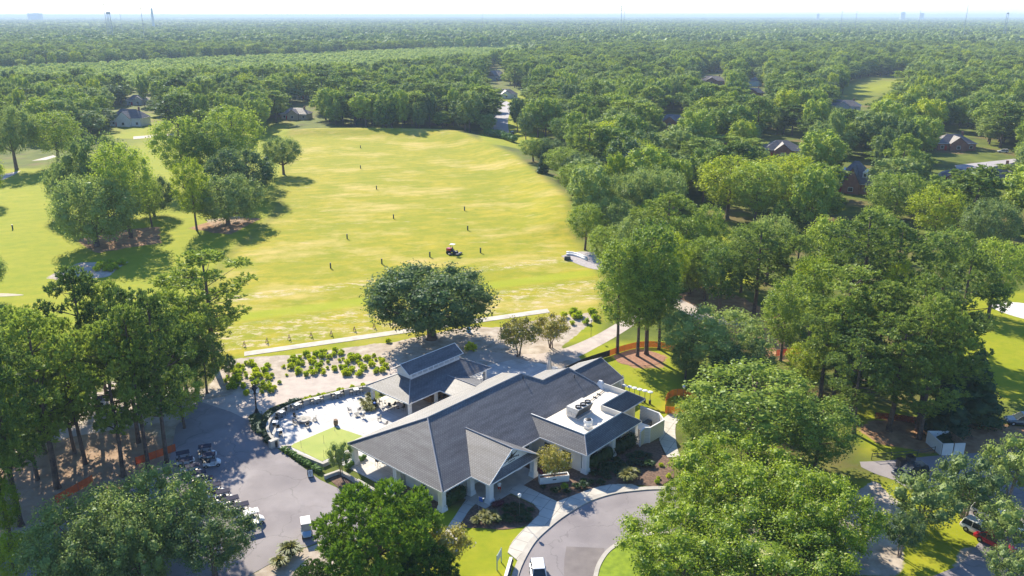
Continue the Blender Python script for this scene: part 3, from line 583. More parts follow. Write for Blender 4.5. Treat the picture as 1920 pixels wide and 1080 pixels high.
# roof plant: things of their own resting on the flat roof
def bu(u, v, z): x, y = B(u, v); return (x, y, z)
ac = empty('air_conditioning_unit', 'large pale rooftop air conditioning unit with three round fans', 'air conditioner', bu(27.2, -1.0, 4.1), BA)
c = MB(); c.box(0, 0, 0.12, 3.6, 2.0, 0.24); c.build('base_frame', STEEL, ac)
c = MB(); prof = [(-1.9, 0.25), (1.0, 0.25), (1.7, 1.6), (-1.9, 1.6)]
prof = [(-1.05, 0.25), (0.45, 0.25), (1.15, 1.7), (-1.05, 1.7)]
c.add([(x, y, z) for x in (-1.9, 1.9) for y, z in [(-q[0], q[1]) for q in prof]], [(0, 1, 2, 3), (7, 6, 5, 4), (0, 4, 5, 1), (1, 5, 6, 2), (2, 6, 7, 3), (3, 7, 4, 0)])
c.build('casing', mat('unit_paint', (0.62, 0.60, 0.55), (0.5, 0.48, 0.44), 0.6, 2), ac)
g_ = MB().add([(-1.75, -0.60, 0.33), (1.75, -0.60, 0.33), (1.75, -1.10, 1.5), (-1.75, -1.10, 1.5)], [(0, 1, 2, 3)]); g_.build('coil_panel', DGREY, ac)
for i in range(3):
    x = -1.15 + i * 1.15
    fn = MB().lathe([(0.46, 1.70), (0.46, 1.95), (0.40, 1.95), (0.40, 1.72)], 20, (x, -0.55, 0)).build('fan', BLACK, ac)
    fb = MB()
    for q in range(5): fb.box(x + 0.19 * math.cos(q * 1.257), -0.55 + 0.19 * math.sin(q * 1.257), 1.84, 0.36, 0.13, 0.02, q * 1.257)
    fb.lathe([(0.09, 1.8), (0.09, 1.9)], 8, (x, -0.55, 0)); fb.build('fan_blades', STEEL, fn)
for i in range(2): MB().box(-1.93, 0.35 - i * 0.8, 0.8, 0.05, 0.55, 0.5).build('louver', STEEL, ac)
ex = empty('exhaust_fan', 'round pale mushroom exhaust fan near the roof corner', 'exhaust fan', bu(24.5, -4.5, 4.1), BA)
MB().box(0, 0, 0.25, 0.9, 0.9, 0.5).build('curb_box', WHITE, ex)
MB().lathe([(0.38, 0.5), (0.38, 0.75), (0.62, 0.85), (0.66, 1.05), (0.60, 1.35), (0.55, 1.35)], 20).build('hood', WHITE, ex, smooth=False)
MB().lathe([(0.46, 1.35), (0.46, 1.42), (0.2, 1.5)], 20).build('cap', BLACK, ex)
gl_ = MB(); gl_.tube([(29.3, -0.6, 4.25), (32, 0.4, 4.25), (36.2, 1.0, 4.25)], 0.05, 6)
for u_, v_ in ((31, 0.05), (33.2, 0.6), (34.5, 0.8)): gl_.box(u_, v_, 4.17, 0.16, 0.7, 0.14)
pl_ = gl_.build('gas_pipe', BLACK, loc=(BO[0], BO[1], 0), rz=BA); tag(pl_, 'dark pipe on small blocks running over the flat roof', 'pipe')

# ------------------------------------------------------------------ pavilion
pav = empty('pavilion', 'open sided bar pavilion with slate hip roof and raised louvred monitor', 'pavilion', (BO[0], BO[1], 0), BA)
pu0, pu1, pv0, pv1 = 14.05, 32.7, 21.9, 32.2; pm = 27.05; pk = 0.495
zz = lambda v: E0 + (v - pv0) * pk
rz_ = E0 + 5.15 * pk
roof_mesh('hip_roof', [[(pu0, pv0, E0), (pu1, pv0, E0), (pu1 - 5.0, pm, rz_), (pu0 + 5.0, pm, rz_)], [(pu1, pv1, E0), (pu0, pv1, E0), (pu0 + 5.0, pm, rz_), (pu1 - 5.0, pm, rz_)],
    [(pu0, pv1, E0), (pu0, pv0, E0), (pu0 + 5.0, pm, rz_)], [(pu1, pv0, E0), (pu1, pv1, E0), (pu1 - 5.0, pm, rz_)]], SHING, pav)
roof_mesh('link_roof', [[(20.6, 19.0, 3.22), (20.6, 21.95, 3.22), (24.2, 23.7, 4.05), (24.2, 17.3, 4.05)], [(27.8, 21.95, 3.22), (27.8, 19.0, 3.22), (24.2, 17.3, 4.05), (24.2, 23.7, 4.05)]], SHING, pav)
cu = MB().add([(17.7, 25.45, 4.6), (28.7, 25.45, 4.6), (28.7, 28.65, 4.6), (17.7, 28.65, 4.6), (17.7, 25.45, 6.05), (28.7, 25.45, 6.05), (28.7, 28.65, 6.05), (17.7, 28.65, 6.05), (17.7, pm, 7.1), (28.7, pm, 7.1)],
    [(0, 1, 5, 4), (1, 2, 6, 9, 5), (2, 3, 7, 6), (3, 0, 4, 8, 7), (4, 5, 9, 8), (6, 7, 8, 9)]).build('monitor', WHITE, pav)
for i in range(9):
    x = 18.5 + i * 1.2
    MB().box(x, 25.42, 5.55, 0.9, 0.06, 0.45).build('louver', mat('louver_paint', (0.50, 0.52, 0.54), None, 0.6), cu)
roof_mesh('monitor_roof', [[(17.1, 25.1, 6.02), (29.2, 25.1, 6.02), (29.2, pm, 7.3), (17.1, pm, 7.3)], [(29.2, 29.0, 6.02), (17.1, 29.0, 6.02), (17.1, pm, 7.3), (29.2, pm, 7.3)]], SHING, pav)
f2 = MB(); f2.wall([(pu0, pv0), (20.6, pv0)], 0.2, 0.08, 3.0); f2.wall([(27.8, pv0), (pu1, pv0), (pu1, pv1), (pu0, pv1), (pu0, pv0)], 0.2, 0.08, 3.0); f2.wall([(20.6, 21.9), (20.6, 19.0)], 0.18, 0.08, 3.02)
for a, b in (((17.05, 25.05, 6.0), (29.25, 25.05, 6.0)), ((17.05, 25.05, 6.0), (17.05, pm, 7.28)), ((17.05, 29.05, 6.0), (17.05, pm, 7.28)), ((29.25, 25.05, 6.0), (29.25, pm, 7.28)), ((17.05, pm, 7.36), (29.25, pm, 7.36))): f2.tube([a, b], 0.07, 4)
f2.build('fascia', WHITE, pav)
c2 = MB()
for a, b in (((pu0, pv0, E0), (17.75, 25.6, 5.03)), ((pu1, pv0, E0), (28.9, 25.8, 5.1)), ((pu0, pv1, E0), (17.75, 28.5, 5.03)), ((pu1, pv1, E0), (28.9, 28.3, 5.1)), ((24.2, 17.3, 4.08), (24.2, 23.7, 4.08))): MB().tube([a, b], 0.09, 5).build('ridge_cap', MATS['ridge_cap_shingle'], pav)
MB().prism([(pu0 + .05, pv0 + .05), (pu1 - .05, pv0 + .05), (pu1 - .05, pv1 - .05), (pu0 + .05, pv1 - .05)], 2.96, 3.0).build('ceiling', WOOD, pav)
for q in ((14.8, 22.6), (14.8, 31.5), (20.4, 22.6), (26.2, 22.6), (31.9, 22.6), (31.9, 31.5), (20.4, 31.5), (26.2, 31.5)): column(q[0], q[1], 0.45, 2.96, pav)
MB().wall([(21, 28.5), (21, 24.5), (27.5, 24.5)], 1.1, 0.25).build('bar_counter', WOOD, pav)
MB().wall([(22, 30), (30.5, 30)], 2.9, 0.2).build('back_wall', CREAM, pav)
for i in range(2): MB().box(24 + i * 3.4, 29.85, 1.9, 1.8, 0.06, 1.0).build('screen', BLACK, pav)

# ------------------------------------------------------------------ fenced service yard
yd = empty('yard_fence', 'cream board fence round the service yard beside the kitchen', 'fence', (BO[0], BO[1], 0), BA)
yp = [(38.2, -4.6), (38.0, -8.0), (36.6, -9.7), (33.1, -9.5), (32.6, -8.9), (31.2, -9.1)]
MB().wall(yp, 2.5, 0.1).build('board_panel', BOARDS, yd); MB().wall(yp, 0.08, 0.2, 2.501).build('top_rail', WHITE, yd)
for q in yp: MB().box(q[0], q[1], 1.27, 0.16, 0.16, 2.54).build('post', WHITE, yd)
slab('service_yard_floor', [B(*q) for q in [(38.1, -4.4), (37.9, -7.9), (36.5, -9.6), (33.1, -9.4), (31.4, -8.9), (31.4, -3.4)]], 0.06, CONC)
thing1('storage_bin', MB().box(0, 0, 0.45, 1.4, 0.8, 0.9).box(0, 0, 0.94, 1.46, 0.86, 0.08), DGREY, 'dark flat topped bin standing in the service yard', 'bin', loc=bu(37.0, -6.6, 0.06), rz=BA)
thing1('roof_hatch', MB().box(0, 0, 0.6, 2.0, 1.8, 1.2).box(0, 0, 1.23, 2.1, 1.9, 0.06), MEMB, 'pale boxy cold store behind the yard fence', 'cold store', loc=bu(34.6, -7.0, 0.06), rz=BA)

# ------------------------------------------------------------------ furniture builders
def chair(name, label, cat, seat_h=0.45, arms=False, m=BLACK, frame=BLACK, high=False, group=None, tilt=0.12):
    t = empty(name, label, cat, group=group); s = seat_h
    MB().box(0, 0, s, 0.5, 0.5, 0.06).build('seat', m, t, bevel=0.01)
    MB().box(-0.24, 0, s + 0.32, 0.05, 0.48, 0.5, ry=-tilt).build('backrest', m, t)
    for a in (-1, 1):
        for b in (-1, 1): MB().tube([(a * 0.21, b * 0.21, s), (a * 0.25, b * 0.25, 0)], 0.022, 5).build('leg', frame, t)
        if arms: MB().box(0, a * 0.27, s + 0.22, 0.5, 0.06, 0.04).build('arm', frame, t)
    if high: MB().box(0.22, 0, 0.3, 0.03, 0.44, 0.03).build('footrest', frame, t)
    return t
def put(o, x, y, z=0.0, rz=0.0, label=None, group=None):
    o.location = (x, y, z); o.rotation_euler = (0, 0, rz)
    if label: o['label'] = label
    if group: o['group'] = group
    return o
def table(name, label, h=1.05, s=0.8, rnd=False, m=WHITE, group=None):
    t = empty(name, label, 'table', group=group)
    (MB().lathe([(s / 2, h - 0.04), (s / 2, h)], 20) if rnd else MB().box(0, 0, h - 0.02, s, s, 0.04)).build('tabletop', m, t)
    MB().tube([(0, 0, 0.03), (0, 0, h - 0.04)], 0.035, 8).build('pedestal', BLACK, t)
    MB().box(0, 0, 0.02, 0.5, 0.07, 0.04).box(0, 0, 0.021, 0.07, 0.5, 0.04).build('base', BLACK, t)
    return t
FZ = 0.07
tabs = [(455, 505), (610, 465), (750, 437), (305, 550), (190, 605), (145, 680), (175, 740)]
tl = ['third white high table from the pavilion, by the curved wall', 'second white high table from the pavilion, by the curved wall', 'white high table nearest the pavilion against the patio wall',
      'fourth white high table along the curved wall', 'fifth white high table, at the bend of the patio wall', 'sixth white high table along the patio wall', 'white high table at the lot end of the patio wall']
t0_ = table('high_table', tl[0], group='white high tables along the patio wall'); s0_ = chair('bar_stool', 'x', 'bar stool', 0.75, high=True)
for i, (a, b) in enumerate(tabs):
    x, y = G(480 + a / 4, 620 + b / 4, 1.12); o = t0_ if i == 0 else copy_tree(t0_)
    dd = [math.hypot(x - q[0], y - q[1]) for q in wallp]; j = min(range(1, len(wallp) - 1), key=lambda q: dd[q])
    an = math.atan2(wallp[j + 1][1] - wallp[j - 1][1], wallp[j + 1][0] - wallp[j - 1][0])
    put(o, x, y, FZ, an, tl[i])
    for sgn in (-1, 1):
        q = s0_ if (i == 0 and sgn == -1) else copy_tree(s0_)
        put(q, x + sgn * 0.85 * math.cos(an), y + sgn * 0.85 * math.sin(an), FZ, an + (math.pi if sgn > 0 else 0), 'dark bar stool at the ' + tl[i].replace('white high table', 'high table'), 'pair of stools at ' + tl[i])
x, y = G(570, 786, 0.5)
fp = empty('fire_pit', 'round stone fire pit table on the white patio', 'fire pit', (x, y, FZ))
MB().lathe([(0.72, 0), (0.72, 0.45)], 24).build('base', mat('fire_pit_stone', (0.30, 0.25, 0.22), (0.18, 0.15, 0.14), 0.9, 5), fp)
MB().lathe([(1.05, 0.46), (1.05, 0.54)], 28).build('top', CONC, fp); MB().lathe([(0.36, 0.541), (0.36, 0.57)], 20).build('burner', DGREY, fp)
rk = chair('rocking_chair', 'dark rocking chair', 'rocking chair', 0.42, arms=True)
for sg in (-1, 1): MB().tube([(-0.42, sg * 0.24, 0.10), (-0.1, sg * 0.24, 0.02), (0.2, sg * 0.24, 0.02), (0.45, sg * 0.24, 0.09)], 0.025, 5).build('rocker', BLACK, rk)
for i, (a, b, lb) in enumerate(((295, 640, 'dark rocking chair with a red cushion behind the fire pit'), (290, 685, 'dark rocking chair at the wall side of the fire pit'), (440, 655, 'dark rocking chair on the pavilion side of the fire pit'), (385, 705, 'dark low rocking chair at the near side of the fire pit'))):
    q = rk if i == 0 else copy_tree(rk); cx, cy = G(480 + a / 4, 620 + b / 4, 0.5)
    put(q, cx, cy, FZ, math.atan2(y - cy, x - cx), lb)
    if i == 0:
        pass
lc = chair('lounge_chair', 'x', 'armchair', 0.38, arms=True, m=mat('grey_cushion', (0.30, 0.29, 0.28), None, 0.9), tilt=0.3)
for i, (a, b, rr_, lb) in enumerate(((703, 597, 0.6, 'grey cushioned armchair nearest the fire pit in the lounge group'), (775, 595, 2.2, 'grey cushioned armchair beside the ornamental grasses'), (800, 640, 2.8, 'grey cushioned armchair closest to the clubhouse roof in the lounge group'),
                                      (925, 660, 3.6, 'dark armchair beside the pavilion planter'), (975, 700, 2.6, 'dark armchair half hidden by the clubhouse roof edge'))):
    q = lc if i == 0 else copy_tree(lc); cx, cy = G(480 + a / 4, 620 + b / 4, 0.4); put(q, cx, cy, FZ, rr_, lb)
lt = table('coffee_table', 'low dark square table in the middle of the lounge chairs', 0.42, 0.75, m=DGREY); put(lt, *G(480 + 755 / 4, 620 + 625 / 4, 0.4), FZ, 0.5)
dt = table('dining_table', 'white table with chairs under the edge of the pavilion', 0.95, 1.0); put(dt, *G(480 + 965 / 4, 620 + 505 / 4, 1), FZ, BA)
dt2 = copy_tree(dt); put(dt2, *G(480 + 1065 / 4, 620 + 545 / 4, 1), FZ, BA, 'dark shaded table with chairs deeper under the pavilion')
for i, (a, b) in enumerate(((935, 530), (1005, 560), (1035, 555), (1105, 575))):
    q = copy_tree(s0_); put(q, *G(480 + a / 4, 620 + b / 4, 0.8), FZ, i * 1.3, ['dark bar stool at the sunlit table under the pavilion edge', 'dark bar stool at the sunlit table under the pavilion edge', 'dark bar stool at the shaded pavilion table', 'dark bar stool at the shaded pavilion table'][i], 'stools at pavilion table %s' % 'ab'[i // 2])
for i in range(5):
    q = copy_tree(s0_); bx = B(22 + i * 1.2, 23.7); put(q, bx[0], bx[1], FZ, BA + R(90), 'dark bar stool in the row at the pavilion bar counter', 'stools along the pavilion bar')
for i, (u_, v_) in enumerate(((3.2, 15.4), (4.6, 12.6))):
    q = copy_tree(dt); bx = B(u_, v_); put(q, bx[0], bx[1], FZ, BA, ['table in sun at the outer end of the covered terrace', 'table in shade at the inner end of the covered terrace'][i])
    for sg in (-1, 1):
        q = copy_tree(s0_); bx = B(u_ + sg * 0.95, v_); put(q, bx[0], bx[1], FZ, BA + (math.pi if sg > 0 else 0), ['dark stool at the sunny terrace table', 'dark stool at the shaded terrace table'][i], 'stools at terrace table %s' % 'ab'[i])
# barrel
x, y = G(630, 798)
br = empty('barrel', 'wooden whisky barrel standing at the corner of the putting green', 'barrel', (x, y, FZ))
MB().lathe([(0.28, 0), (0.34, 0.25), (0.36, 0.47), (0.34, 0.7), (0.28, 0.95), (0.26, 0.93)], 18).build('staves', WOOD, br, smooth=True)
for z, r in ((0.1, 0.315), (0.3, 0.357), (0.65, 0.357), (0.85, 0.315)): MB().lathe([(r, z), (r, z + 0.05)], 18).build('hoop', DGREY, br)
# golf flags
fg = empty('golf_flag', 'x', 'golf flag'); MB().tube([(0, 0, 0), (0, 0, 1.3)], 0.018, 5).build('pole', BLACK, fg)
MB().lathe([(0.07, 0), (0.07, 0.012)], 10).build('cup', BLACK, fg)
for i, (a, b, lb) in enumerate(((340, 880, 'thin practice pin nearest the patio pier on the green'), (510, 848, 'thin practice pin in the middle of the green'), (590, 752, 'thin practice pin beside the barrel corner of the green'), (510, 958, 'thin practice pin at the near corner of the green'))):
    q = fg if i == 0 else copy_tree(fg); put(q, *G(480 + a / 4, 620 + b / 4), 0.10, 0, lb)
# a-frame sign
x, y = G(582, 893)
af = empty('sandwich_board', 'white a-frame board sign with dark frame at the edge of the cart lot', 'sign', (x, y, 0.03), R(-70))
for sg in (1, -1):
    fr = MB().box(0.25 * sg, 0, 0.55, 0.03, 0.75, 1.12, ry=-0.36 * sg).build('frame', BLACK, af)
    pn = MB().box(0.27 * sg, 0, 0.57, 0.03, 0.62, 0.92, ry=-0.36 * sg).build('panel', WHITE, af)
    if sg == 1:
        ln = MB()
        for i, (zz2, ww) in enumerate(((0.85, 0.35), (0.75, 0.45), (0.65, 0.38), (0.55, 0.42), (0.38, 0.15))): ln.box(0.29 + (0.57 - zz2) * 0.36, 0, zz2, 0.02, ww, 0.035 if i < 4 else 0.09, ry=-0.36)
        ln.build('lettering', BLACK, pn)
# post clock
x, y = B(-0.15, 42.0)
ck = empty('post_clock', 'tall black street clock with white faces beside the patio hedge', 'clock', (x, y, 0), R(20))
MB().lathe([(0.42, 0), (0.42, 0.5), (0.3, 0.6), (0.24, 1.0), (0.12, 1.15), (0.10, 3.5), (0.2, 3.7)], 12).build('post', BLACK, ck)
MB().lathe([(0.3, 3.7), (0.62, 3.85), (0.66, 4.7), (0.3, 4.95), (0.08, 5.25)], 8).build('head', BLACK, ck)
for a in range(4):
    an = R(45 + a * 90 - 135 + 45)
    f_ = MB(); cx_, cy_ = 0.62 * math.cos(an), 0.62 * math.sin(an)
    pts = [(cx_ - math.sin(an) * 0.38 * math.cos(t), cy_ + math.cos(an) * 0.38 * math.cos(t), 4.28 + 0.38 * math.sin(t)) for t in [i * math.pi / 10 for i in range(20)]]
    pts2 = [(p_[0] + math.cos(an) * 0.06, p_[1] + math.sin(an) * 0.06, p_[2]) for p_ in pts]
    f_.add(pts + pts2, [tuple(range(20, 40)), tuple(range(19, -1, -1))] + [(i, (i + 1) % 20, 20 + (i + 1) % 20, 20 + i) for i in range(20)])
    fo = f_.build('clock_face', WHITE, ck)
    h_ = MB(); 
    for ang2, ln_ in ((1.0, 0.28), (2.6, 0.2)):
        c0 = Vector((cx_ + math.cos(an) * 0.07, cy_ + math.sin(an) * 0.07, 4.28)); h_.tube([c0, c0 + Vector((-math.sin(an) * ln_ * math.cos(ang2), math.cos(an) * ln_ * math.cos(ang2), ln_ * math.sin(ang2)))], 0.025, 4)
    for q in range(12):
        t = q * math.pi / 6; c0 = Vector((cx_ + math.cos(an) * 0.065 - math.sin(an) * 0.32 * math.cos(t), cy_ + math.sin(an) * 0.065 + math.cos(an) * 0.32 * math.cos(t), 4.28 + 0.32 * math.sin(t))); h_.box(c0.x, c0.y, c0.z, 0.03, 0.03, 0.03)
    h_.build('hands', BLACK, fo)
# patio heaters
ht = empty('patio_heater', 'x', 'patio heater')
MB().lathe([(0.2, 0), (0.2, 0.7), (0.05, 0.75), (0.035, 1.9), (0.1, 1.95), (0.1, 2.1)], 10).build('stand', DGREY, ht)
MB().lathe([(0.46, 2.12), (0.40, 2.2), (0.12, 2.28)], 18).build('reflector_dome', WHITE, ht)
for i in range(6):
    q = ht if i == 0 else copy_tree(ht); bx = B(43.6 + 0.13 * i, 2.1 - 0.92 * i)
    put(q, bx[0], bx[1], 0, 0, ['patio heater nearest the clubhouse roof in the lawn row', 'second patio heater from the roof end of the lawn row', 'third patio heater from the roof end of the lawn row', 'fourth patio heater from the roof end of the lawn row', 'fifth patio heater from the roof end of the lawn row', 'patio heater at the yard fence end of the lawn row'][i], 'white domed patio heaters in a row on the lawn')
# closed umbrellas
um = empty('closed_umbrella', 'folded white patio umbrella rising behind the far roof corner', 'umbrella', bu(42.6, 17.2, FZ))
MB().tube([(0, 0, 0), (0, 0, 3.6)], 0.04, 6).build('pole', WHITE, um); MB().lathe([(0.5, 0.9), (0.42, 1.6), (0.22, 2.6), (0.06, 3.6)], 9).build('canopy', PATIO, um); MB().lathe([(0.35, 0), (0.35, 0.1)], 12).build('base', DGREY, um)
um2 = copy_tree(um); put(um2, *B(44.2, 2.9), 0, 0, 'folded white patio umbrella at the lawn corner of the end roof')
# trash cans
for q, lb, mm in (((703, 765), 'blue topped dark bin beside the pavilion column', BLUEM), ((518, 838), 'slim dark bollard bin beside the patio pier', BLACK)):
    x, y = G(*q); t_ = empty('waste_bin', lb, 'bin', (x, y, FZ)); MB().lathe([(0.25, 0), (0.27, 0.8)], 12).build('body', BLACK, t_); MB().lathe([(0.29, 0.8), (0.2, 0.95)], 12).build('lid', mm, t_)
# entrance objects
x, y = B(15.4, -5.6)
pb = empty('planter_box', 'long white trough planter in the bed by the entrance', 'planter', (x, y, 0.05), R(12))
pbm = MB(); pbm.wall([(-2.0, -0.4), (2.0, -0.4), (2.0, 0.4), (-2.0, 0.4)], 0.95, 0.12, 0, True); pbm.build('box', WHITE, pb)
MB().box(0, 0, 0.78, 3.8, 0.7, 0.04).build('soil', MULCH, pb)
MB().box(0, -0.47, 0.55, 0.5, 0.03, 0.16).build('plaque', DGREY, pb)
x, y = G(1032, 893); thing1('garden_globe', MB().lathe([(0.12, 0), (0.3, 0.12), (0.42, 0.4), (0.3, 0.68), (0.1, 0.8), (0.05, 0.95)], 14), mat('pale_green_ceramic', (0.50, 0.68, 0.58), None, 0.4), 'pale green ceramic globe behind the white trough planter', 'garden ornament', loc=(x, y, 0.05), smooth=True)
x, y = G(898, 955); sg = empty('flag_sign', 'small blue sign on a post in the bed by the walkway', 'sign', (x, y, 0.05), R(-30))
MB().tube([(0, 0, 0), (0, 0, 1.9)], 0.03, 6).build('post', STEEL, sg); MB().box(0.3, 0, 1.5, 0.55, 0.04, 0.6).build('panel', BLUEM, sg); MB().box(0.65, 0.02, 1.72, 0.3, 0.12, 0.1, ry=-0.4).build('lamp_head', WHITE, sg)
x, y = G(974, 975); lp = empty('garden_lamp', 'slim post lamp with a white lantern in the entrance bed', 'lamp post', (x, y, 0.05))
MB().tube([(0, 0, 0), (0, 0, 3.2)], 0.035, 6).build('pole', DGREY, lp); MB().lathe([(0.08, 3.2), (0.2, 3.3), (0.24, 3.6), (0.1, 3.72)], 8).build('lantern', WHITE, lp)
for q, hh, lb in (((1108, 632), 4.2, 'tall thin dark lamp post at the edge of the driving range'), ((1280, 762), 3.4, 'dark post lamp inside the orange mesh on the lawn')):
    o = copy_tree(lp); put(o, *G(*q), 0, 0, lb)
x, y = G(936, 1062); sb = empty('post_sign', 'pale sign board on two posts seen edge on in the front lawn', 'sign', (x, y, 0), R(72))
for s_ in (-0.75, 0.75): MB().box(s_, 0, 1.0, 0.1, 0.1, 2.0).build('post', mat('sage_paint', (0.36, 0.45, 0.40), None, 0.6), sb)
MB().box(0, 0, 1.5, 1.4, 0.06, 0.9).build('panel', MATS['sage_paint'], sb)
x, y = G(953, 1078); mw = empty('monument_sign', 'low white wall sign with a row of dark raised studs by the kerb', 'sign', (x, y, 0), R(80))
MB().box(0, 0, 0.55, 3.6, 0.35, 1.1).build('wall', WHITE, mw)
st_ = MB()
for i in range(9): st_.box(-1.6 + i * 0.4, -0.25, 0.75 + (0.06 if i % 2 else 0), 0.22, 0.12, 0.3)
st_.build('raised_lettering', BLACK, mw)

# ------------------------------------------------------------------ golf carts
def golf_cart(label, body=WHITE, roofm=WHITE, bags=True):
    t = empty('golf_cart', label, 'golf cart')
    b = MB()
    def loft(secs, cap=True):
        v = []; f = []
        for x, hw, z0, z1 in secs: v += [(x, -hw, z0), (x, hw, z0), (x, hw * 0.88, z1), (x, -hw * 0.88, z1)]
        for i in range(len(secs) - 1):
            for q in range(4): f.append((i * 4 + q, i * 4 + (q + 1) % 4, i * 4 + 4 + (q + 1) % 4, i * 4 + 4 + q))
        f.append((0, 1, 2, 3)); f.append(tuple(len(secs) * 4 - 1 - q for q in range(4))); b.add(v, f)
    loft([(-1.18, 0.45, 0.38, 0.60), (-1.05, 0.58, 0.30, 0.74), (-0.35, 0.60, 0.26, 0.72), (-0.30, 0.60, 0.22, 0.34), (0.45, 0.58, 0.22, 0.30), (0.52, 0.58, 0.24, 0.80), (0.75, 0.58, 0.30, 0.86), (1.08, 0.50, 0.34, 0.66), (1.22, 0.38, 0.38, 0.52)])
    b.build('body', body, t, bevel=0.03)
    MB().box(-0.38, 0, 0.78, 0.5, 1.06, 0.14).box(-0.64, 0, 1.02, 0.1, 1.06, 0.42, ry=-0.2).build('seat', mat('cart_seat', (0.06, 0.06, 0.065), None, 0.8), t, bevel=0.03)
    fr = MB()
    for s_ in (-1, 1):
        fr.tube([(0.62, s_ * 0.54, 0.8), (0.42, s_ * 0.52, 1.8)], 0.025, 5); fr.tube([(-0.85, s_ * 0.54, 0.7), (-0.78, s_ * 0.52, 1.8)], 0.025, 5)
    fr.build('canopy_frame', BLACK, t)
    MB().box(-0.22, 0, 1.84, 1.75, 1.16, 0.06).box(-0.22, 0, 1.885, 1.5, 0.95, 0.03).build('canopy', roofm, t, bevel=0.02)
    MB().add([(0.63, -0.5, 0.85), (0.63, 0.5, 0.85), (0.45, 0.48, 1.75), (0.45, -0.48, 1.75), (0.65, -0.5, 0.85), (0.65, 0.5, 0.85), (0.47, 0.48, 1.75), (0.47, -0.48, 1.75)], [(0, 1, 2, 3), (7, 6, 5, 4), (0, 4, 5, 1), (3, 2, 6, 7)]).build('windshield', mat('clear_screen', (0.25, 0.30, 0.33), None, 0.1, spec=0.7), t)
    MB().tube([(0.5, 0.25, 0.8), (0.3, 0.25, 1.0)], 0.02, 5).lathe([(0.16, 1.0), (0.16, 1.03)], 12, (0.28, 0.25, 0)).build('steering_wheel', BLACK, t)
    MB().box(-1.05, 0, 0.85, 0.35, 0.9, 0.06).box(-1.2, 0, 1.0, 0.04, 0.9, 0.3).build('bag_rack', BLACK, t)
    for x_ in (-0.78, 0.82):
        for s_ in (-1, 1):
            wv = MB()
            for rr, nm in ((0.24, 'w'),):
                v = []; 
                for yy, r_ in ((-0.09, 0.20), (-0.09, 0.24), (0.09, 0.24), (0.09, 0.20)): v += [(x_ + r_ * math.cos(q * math.pi / 7), s_ * 0.52 + yy, 0.24 + r_ * math.sin(q * math.pi / 7)) for q in range(14)]
                f = []
                for i in range(3): f += [(i * 14 + q, i * 14 + (q + 1) % 14, i * 14 + 14 + (q + 1) % 14, i * 14 + 14 + q) for q in range(14)]
                f.append(tuple(range(13, -1, -1))); f.append(tuple(42 + q for q in range(14))); wv.add(v, f)
            wo_ = wv.build('wheel', RUBBER, t)
            MB().box(x_, s_ * 0.61, 0.24, 0.18, 0.02, 0.18, rx=0).build('hub', STEEL, wo_)
    return t
tanroof = mat('beige_canopy', (0.50, 0.47, 0.42), None, 0.5)
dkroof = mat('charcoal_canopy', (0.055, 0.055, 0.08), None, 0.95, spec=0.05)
cartA = golf_cart('white golf cart with a white canopy at the near end of the cart row')
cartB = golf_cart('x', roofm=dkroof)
lbs = ['golf cart at the far end of the cart row beside the orange mesh', 'second golf cart from the far end of the cart row', 'third golf cart from the far end of the cart row', 'fourth golf cart from the far end of the cart row', 'shaded golf cart in the middle of the cart row', 'golf cart half shaded just past the middle of the cart row',
       'golf cart with dark canopy fourth from the near end of the row', 'golf cart with dark canopy third from the near end of the row', 'golf cart with dark canopy second from the near end of the row']
rowp = [(262, 352), (290, 400), (335, 450), (385, 500), (440, 548), (500, 592), (565, 642), (630, 693), (705, 740)]
first = True
for i, (a, b) in enumerate(rowp):
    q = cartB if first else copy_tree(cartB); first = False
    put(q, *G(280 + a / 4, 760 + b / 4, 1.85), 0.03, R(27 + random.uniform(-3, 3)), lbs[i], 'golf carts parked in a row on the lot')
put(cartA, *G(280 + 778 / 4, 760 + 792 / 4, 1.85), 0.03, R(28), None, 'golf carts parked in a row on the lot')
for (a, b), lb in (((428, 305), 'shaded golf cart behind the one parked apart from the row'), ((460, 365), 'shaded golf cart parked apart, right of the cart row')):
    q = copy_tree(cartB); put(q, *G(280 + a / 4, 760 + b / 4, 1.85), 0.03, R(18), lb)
cartC = golf_cart('blue nosed white golf cart standing alone on the sunny lot', body=mat('cart_blue', (0.30, 0.48, 0.68), None, 0.3, coat=0.4)); put(cartC, *G(575, 1002), 0.03, R(-72))
for (a, b), lb in (((690, 232), 'shaded golf cart under the pines left of the lot'),):
    pass
q = copy_tree(cartB); put(q, *G(190, 765), 0.03, R(100), 'golf cart half hidden under the pines on the cart path')

